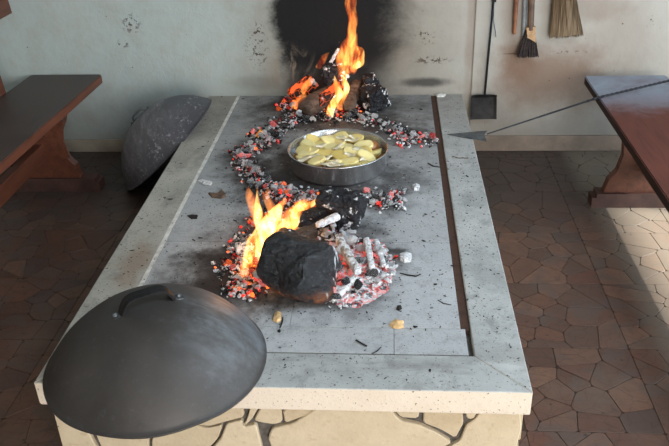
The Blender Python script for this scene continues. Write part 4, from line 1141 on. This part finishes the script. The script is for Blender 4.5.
# twisted square bar
bm = bmesh.new(); s0 = p_t.lerp(p_b, 0.45); e0 = p_b + (p_e - p_b) * 1.5
prev = None; NN = 170
for i in range(NN + 1):
    t = i / NN; c = s0.lerp(p_b, t * 3) if t < 1 / 3 else p_b.lerp(e0, (t - 1 / 3) * 1.5)
    tn = (e0 - s0).normalized(); a_ = tn.cross(Vector((0, 0, 1))).normalized(); b_ = a_.cross(tn)
    tw = t * 60 if t > 0.25 else 15; ring = []
    for k in range(4):
        an = tw + k * pi / 2; ring.append(bm.verts.new(c + (a_ * cos(an) + b_ * sin(an)) * (0.0065 if t > 0.25 else 0.0048)))
    if prev:
        for k in range(4): bm.faces.new((prev[k], prev[(k + 1) % 4], ring[(k + 1) % 4], ring[k]))
    else: bm.faces.new(ring)
    prev = ring
bm.faces.new(prev[::-1]); bm_obj('twisted_rod', bm, M['rod'], sk).matrix_parent_inverse = ski
bm = bmesh.new()
tip = atz(447, 134, H + 0.006); w1 = atz(487, 130.5, H + 0.022); w2 = atz(487, 141, H + 0.006); mdp = atz(484, 135, H + 0.020)
up = Vector((0, 0, 0.004))
v = [bm.verts.new(q) for q in (tip, w1, mdp, w2, tip - up * 0.6, w1 - up, mdp - up, w2 - up * 0.9)]
for f in ((0, 1, 2), (0, 2, 3), (4, 6, 5), (4, 7, 6), (0, 4, 5, 1), (0, 3, 7, 4), (1, 5, 6, 2), (2, 6, 7, 3)): bm.faces.new([v[i] for i in f])
bm_obj('blade', bm, M['giron'], sk).matrix_parent_inverse = ski

# ================================================================ TOOLS ON THE WALL
sh = empty('fire_shovel', (0.80, -0.03, 0.178)); tag(sh, 'black iron ash shovel with thin handle hanging on the wall', 'shovel')
shi = Matrix.Translation((-0.80, 0.03, -0.178))
bm = bmesh.new(); top = aty(493.5, 0, -0.03); bot = aty(485, 92, -0.03); q0 = bot + (top - bot) * 1.9
add_tube(bm, [bot - Vector((0, 0, 0.02)), bot, top, q0], 0.0062, 10); bm_obj('handle', bm, M['iron'], sh).matrix_parent_inverse = shi
bm = bmesh.new(); add_tube(bm, [q0 + Vector((0.02 * sin(t), 0, 0.02 - 0.02 * cos(t))) for t in [2 * pi * i / 14 for i in range(15)]], 0.003, 6); bm_obj('hanging_ring', bm, M['iron'], sh).matrix_parent_inverse = shi
bm = bmesh.new()
c4 = [aty(471, 94, -0.03), aty(496.5, 93.5, -0.03), aty(496.5, 119, -0.055), aty(470, 119.5, -0.055)]
nx_, nz_ = 8, 7; vs = {}
for i in range(nx_ + 1):
    for j in range(nz_ + 1):
        u, v_ = i / nx_, j / nz_
        p = c4[0].lerp(c4[1], u).lerp(c4[3].lerp(c4[2], u), v_)
        edge = abs(u * 2 - 1) ** 6
        p.y -= 0.014 * edge * (1 - 0.6 * v_)
        if j == 0: p.y -= 0.012
        vs[i, j] = bm.verts.new(p)
for i in range(nx_):
    for j in range(nz_): bm.faces.new((vs[i, j], vs[i + 1, j], vs[i + 1, j + 1], vs[i, j + 1]))
bmesh.ops.solidify(bm, geom=bm.faces[:], thickness=0.003)
bm_obj('blade', bm, M['iron2'] if 'iron2' in M else flat_mat('scorched_sheet_iron', (64, 62, 62), 0.6, 0.4, 0.3, 14), sh).matrix_parent_inverse = shi

# wire hook
hk = empty('wire_hook', tuple(aty(494, 0, -0.012))); tag(hk, 'thin wire hook hanging right beside the shovel handle', 'hook'); hki = Matrix.Translation(-aty(494, 0, -0.012))
bm = bmesh.new(); add_tube(bm, [aty(495, -18, -0.012), aty(494, 4, -0.012), aty(493.5, 20, -0.012), aty(495.5, 32, -0.012), aty(496, 37, -0.012)], 0.0024, 8); bm_obj('wire', bm, M['giron'], hk).matrix_parent_inverse = hki
bm = bmesh.new(); add_tube(bm, [aty(494.8, -3, -0.014), aty(494.6, 2, -0.014)], 0.0085, 10); bm_obj('loop', bm, M['iron'], hk).matrix_parent_inverse = hki

def rod(name, label, cat, p0, p1, r_, mat, flat=None, group=None):
    bm = bmesh.new(); add_tube(bm, [p0, p0.lerp(p1, 0.3), p0.lerp(p1, 0.7), p1], r_, 10, True, flat); o = bm_obj(name, bm, mat)
    return tag(o, label, cat, group) if label else o
rod('wooden_stick', 'reddish brown stick hanging left of the sooty brush', 'stick', aty(514.5, 34, -0.022), aty(519, -45, -0.022), [0.008, 0.011, 0.013, 0.012], M['orange'])
rod('painted_stick', 'grey painted stick hanging between the reddish stick and the brush handle', 'stick', aty(523.5, 36, -0.020), aty(527.5, -50, -0.020), [0.008, 0.010, 0.011, 0.011], M['greyst'])
rod('iron_rod', 'thin dark iron rod hanging beside the reddish stick', 'rod', aty(513.6, 34, -0.006), aty(516.6, -40, -0.006), 0.004, M['iron'])
# sooty brush
br = empty('hand_brush', tuple(aty(528, 57, -0.045))); tag(br, 'worn hand brush with sooty black bristles and brown handle on the wall', 'brush'); bri = Matrix.Translation(-aty(528, 57, -0.045))
o = rod('handle', None, None, aty(530.5, 30, -0.045), aty(532.5, -40, -0.045), [0.016, 0.017, 0.018, 0.014], M['handle']); o.parent = br; o.matrix_parent_inverse = bri
bm = bmesh.new()
lt, rt, lb, rb = aty(526, 27, -0.04), aty(535, 26, -0.04), aty(519, 50, -0.04), aty(536.5, 48, -0.04)
ring = [lt, rt, aty(535, 36, -0.04), aty(535.5, 42, -0.04), aty(531, 39, -0.04), aty(527, 37, -0.04)]
a = [bm.verts.new(q + Vector((0, -0.017, 0))) for q in ring]; b = [bm.verts.new(q + Vector((0, 0.010, 0))) for q in ring]
for i in range(len(ring)): bm.faces.new((a[i], a[(i + 1) % 6], b[(i + 1) % 6], b[i]))
bm.faces.new(a); bm.faces.new(b[::-1]); bm_obj('brush_head', bm, M['tan'], br).matrix_parent_inverse = bri
bm = bmesh.new(); r5 = random.Random(3)
for k in range(120):
    u = r5.random(); tp = lt.lerp(rt, u) + Vector((0, r5.uniform(-0.008, 0.012), 0)); tp = tp + Vector((0, 0, -0.012 - 0.025 * r5.random()))
    bt = aty(516.5, 58 - r5.uniform(0, 3), -0.04).lerp(aty(538, 56.5, -0.04), min(1, max(0, u + r5.uniform(-0.05, 0.05)))) + Vector((0, r5.uniform(-0.016, 0.012), 0))
    add_tube(bm, [tp, tp.lerp(bt, 0.5), bt], [0.0028, 0.0030, 0.0022], 4)
bm_obj('bristles', bm, M['blackbr'], br).matrix_parent_inverse = bri
# straw whisk broom
wk = empty('straw_broom', tuple(aty(566, 38, -0.045))); tag(wk, 'straw whisk broom hanging bristles down on the wall', 'broom'); wki = Matrix.Translation(-aty(566, 38, -0.045))
bm = bmesh.new()
def wq(u, v_, dy): # u across, v down
    l = aty(556.5, -32, -0.04).lerp(aty(549.5, 38.5, -0.04), v_); r_ = aty(571, -32, -0.04).lerp(aty(583.5, 35.5, -0.04), v_)
    l.x -= 0.008 * sin(v_ * pi) * 0; return l.lerp(r_, u) + Vector((0, dy, 0))
nu, nv2 = 14, 10; rings = []
for j in range(nv2 + 1):
    v_ = j / nv2; th = 0.016 + 0.006 * v_; ring = []
    for k in range(28):
        an = 2 * pi * k / 28; u = 0.5 + 0.485 * cos(an); ring.append(bm.verts.new(wq(u, v_ * 0.97, th * sin(an) * 0.9)))
    rings.append(ring)
for a, b in zip(rings, rings[1:]):
    for k in range(28): bm.faces.new((a[k], a[(k + 1) % 28], b[(k + 1) % 28], b[k]))
bm.faces.new(rings[0]); bm.faces.new(rings[-1][::-1])
bm_obj('straw_core', bm, M['bristle'], wk, smooth=False).matrix_parent_inverse = wki
bm = bmesh.new()
for k in range(230):
    u = r5.random(); dy = r5.choice((-1, -1, 1)) * r5.uniform(0.010, 0.020) * sqrt(max(0.05, 1 - (2 * u - 1) ** 2))
    add_tube(bm, [wq(u, 0.05, dy), wq(min(1, max(0, u + r5.uniform(-0.03, 0.03))), 0.55, dy), wq(min(1.0, max(0.0, u + r5.uniform(-0.05, 0.05))), r5.uniform(0.97, 1.01), dy)], [0.0012, 0.0016, 0.0011], 3)
bm_obj('straws', bm, M['bristle'], wk).matrix_parent_inverse = wki
bm = bmesh.new()
for v_ in (0.30, 0.22):
    add_tube(bm, [wq(0.5 + 0.50 * cos(t), v_, 0.0205 * sin(t)) for t in [2 * pi * i / 24 for i in range(25)]], 0.0022, 5, False)
bm_obj('binding', bm, M['handle'], wk).matrix_parent_inverse = wki
o = rod('handle', None, None, aty(563.5, -30, -0.04), aty(566.0, -110, -0.035), 0.012, M['handle']); o.parent = wk; o.matrix_parent_inverse = wki

# ================================================================ SMALL DEBRIS
def sliver(name, label, cat, pts, r_, mat, z=0.0, flat=0.5):
    bm = bmesh.new(); P3 = [atz(x, y, H + r_ * 0.6 + z) for x, y in pts]
    n = len(P3); rr = [r_ * (0.45 + 0.55 * sin(pi * (i + 0.5) / n)) for i in range(n)]
    add_tube(bm, P3, rr, 7, True, flat)
    for v in bm.verts: v.co += Vector((noise.noise(v.co * 90), noise.noise(v.co * 80 + Vector((3, 0, 0))), 0)) * r_ * 0.5
    o = bm_obj(name, bm, mat); return tag(o, label, cat)
def flake(name, label, pts, th, mat, cat, lift=0.0):
    bm = bmesh.new(); P3 = [atz(x, y, H) for x, y in pts]; c = sum(P3, Vector()) / len(P3)
    b = [bm.verts.new(p + Vector((0, 0, 0.0005))) for p in P3]
    t = [bm.verts.new(c + (p - c) * 0.88 + Vector((0, 0, th + lift * noise.noise(p * 40)))) for p in P3]
    ct = bm.verts.new(c + Vector((0, 0, th * 1.5)))
    n = len(P3)
    for i in range(n):
        j = (i + 1) % n; bm.faces.new((b[i], b[j], t[j], t[i])); bm.faces.new((t[i], t[j], ct))
    bm.faces.new(b[::-1]); o = bm_obj(name, bm, mat); return tag(o, label, cat)
flake('wood_chip', 'pale wood chip lying alone in front of the ash heap', [(389, 326), (392, 323), (396, 321), (399, 322.5), (404, 323), (402, 325.5), (404, 328), (399, 329), (393, 328.5)], 0.010, M['chip'], 'wood chip', 0.006)
flake('wood_chip', 'small tan wood chip beside the big lid and the big front log', [(274, 316), (278, 312), (281.5, 314), (281, 321), (277, 323), (273, 321)], 0.009, M['chip'], 'wood chip')
sliver('twig', 'short black twig next to the tan wood chip', 'twig', [(283, 317), (282, 322), (280, 328)], 0.003, M['fleck'])
flake('dry_leaf', 'curled dry brown leaf on the slabs left of the ember ring', [(208, 194), (214, 196), (219, 193), (222, 190), (225, 193), (226, 197), (221, 199), (212, 198)], 0.006, M['leaf'], 'leaf', 0.01)
flake('charcoal_flake', 'flat dark charcoal flake left of the near fire', [(187, 216), (192, 215), (198, 215.5), (197, 219), (191, 219)], 0.004, M['fleck'], 'charcoal')
flake('charcoal_flake', 'ash-speckled charcoal flake left of the curled leaf', [(197, 181), (202, 180), (207, 181), (213, 182.5), (211, 185.5), (203, 185)], 0.006, M['char_ash'], 'charcoal')
sliver('twig', 'charred twig sticking out right of the ash heap', 'twig', [(400, 273), (408, 275), (416, 276), (421, 274)], 0.0035, M['fleck'])
sliver('twig', 'thin twig on the slab in front of the ash heap', 'twig', [(356, 340), (361, 343), (367, 346)], 0.0042, M['fleck'])
sliver('twig', 'thin twig by the front coping, right of the other', 'twig', [(372, 354), (377, 351), (381, 347)], 0.0022, M['fleck'])
sliver('twig', 'fine curved twig near the rusty groove', 'twig', [(438, 300), (443, 303), (451, 305)], 0.002, M['fleck'])
sliver('twig', 'pale twig on the right coping slab in front of the skewer blade', 'twig', [(452, 156), (458, 158), (468, 158)], 0.003, M['leaf'])
sliver('twig', 'dark twig lying near the groove behind the ember heap', 'twig', [(428, 163), (433, 166), (440, 167)], 0.004, M['fleck'])
flake('charcoal_flake', 'round black charcoal crumb in front of the ash heap', [(397, 307), (401, 306.5), (402, 309), (399, 311), (396, 310)], 0.007, M['fleck'], 'charcoal')
flake('ash_lump', 'white ash lump lying on the soot right of the pan', [(412, 187), (416, 185), (420, 187), (419, 191), (414, 191)], 0.012, M['char_ash'], 'ash')
flake('ash_lump', 'white-crusted coal lying right of the ash heap', [(399, 257), (406, 255), (412, 257), (411, 262), (404, 263), (400, 261)], 0.016, M['char_ash'], 'ash')
flake('masonry_chip', 'small white stone chip where the right coping meets the wall', [(435, 95.5), (441, 94), (446, 95), (444, 97), (437, 97.5)], 0.008, M['wgrout'], 'stone chip')
bm = bmesh.new(); bmesh.ops.create_cone(bm, cap_ends=True, segments=14, radius1=0.014, radius2=0.011, depth=0.014)
o = bm_obj('bottle_cap', bm, M['white']); o.location = atz(641, 204, 0.007); tag(o, 'small white cap on the floor by the right bench foot', 'cap')
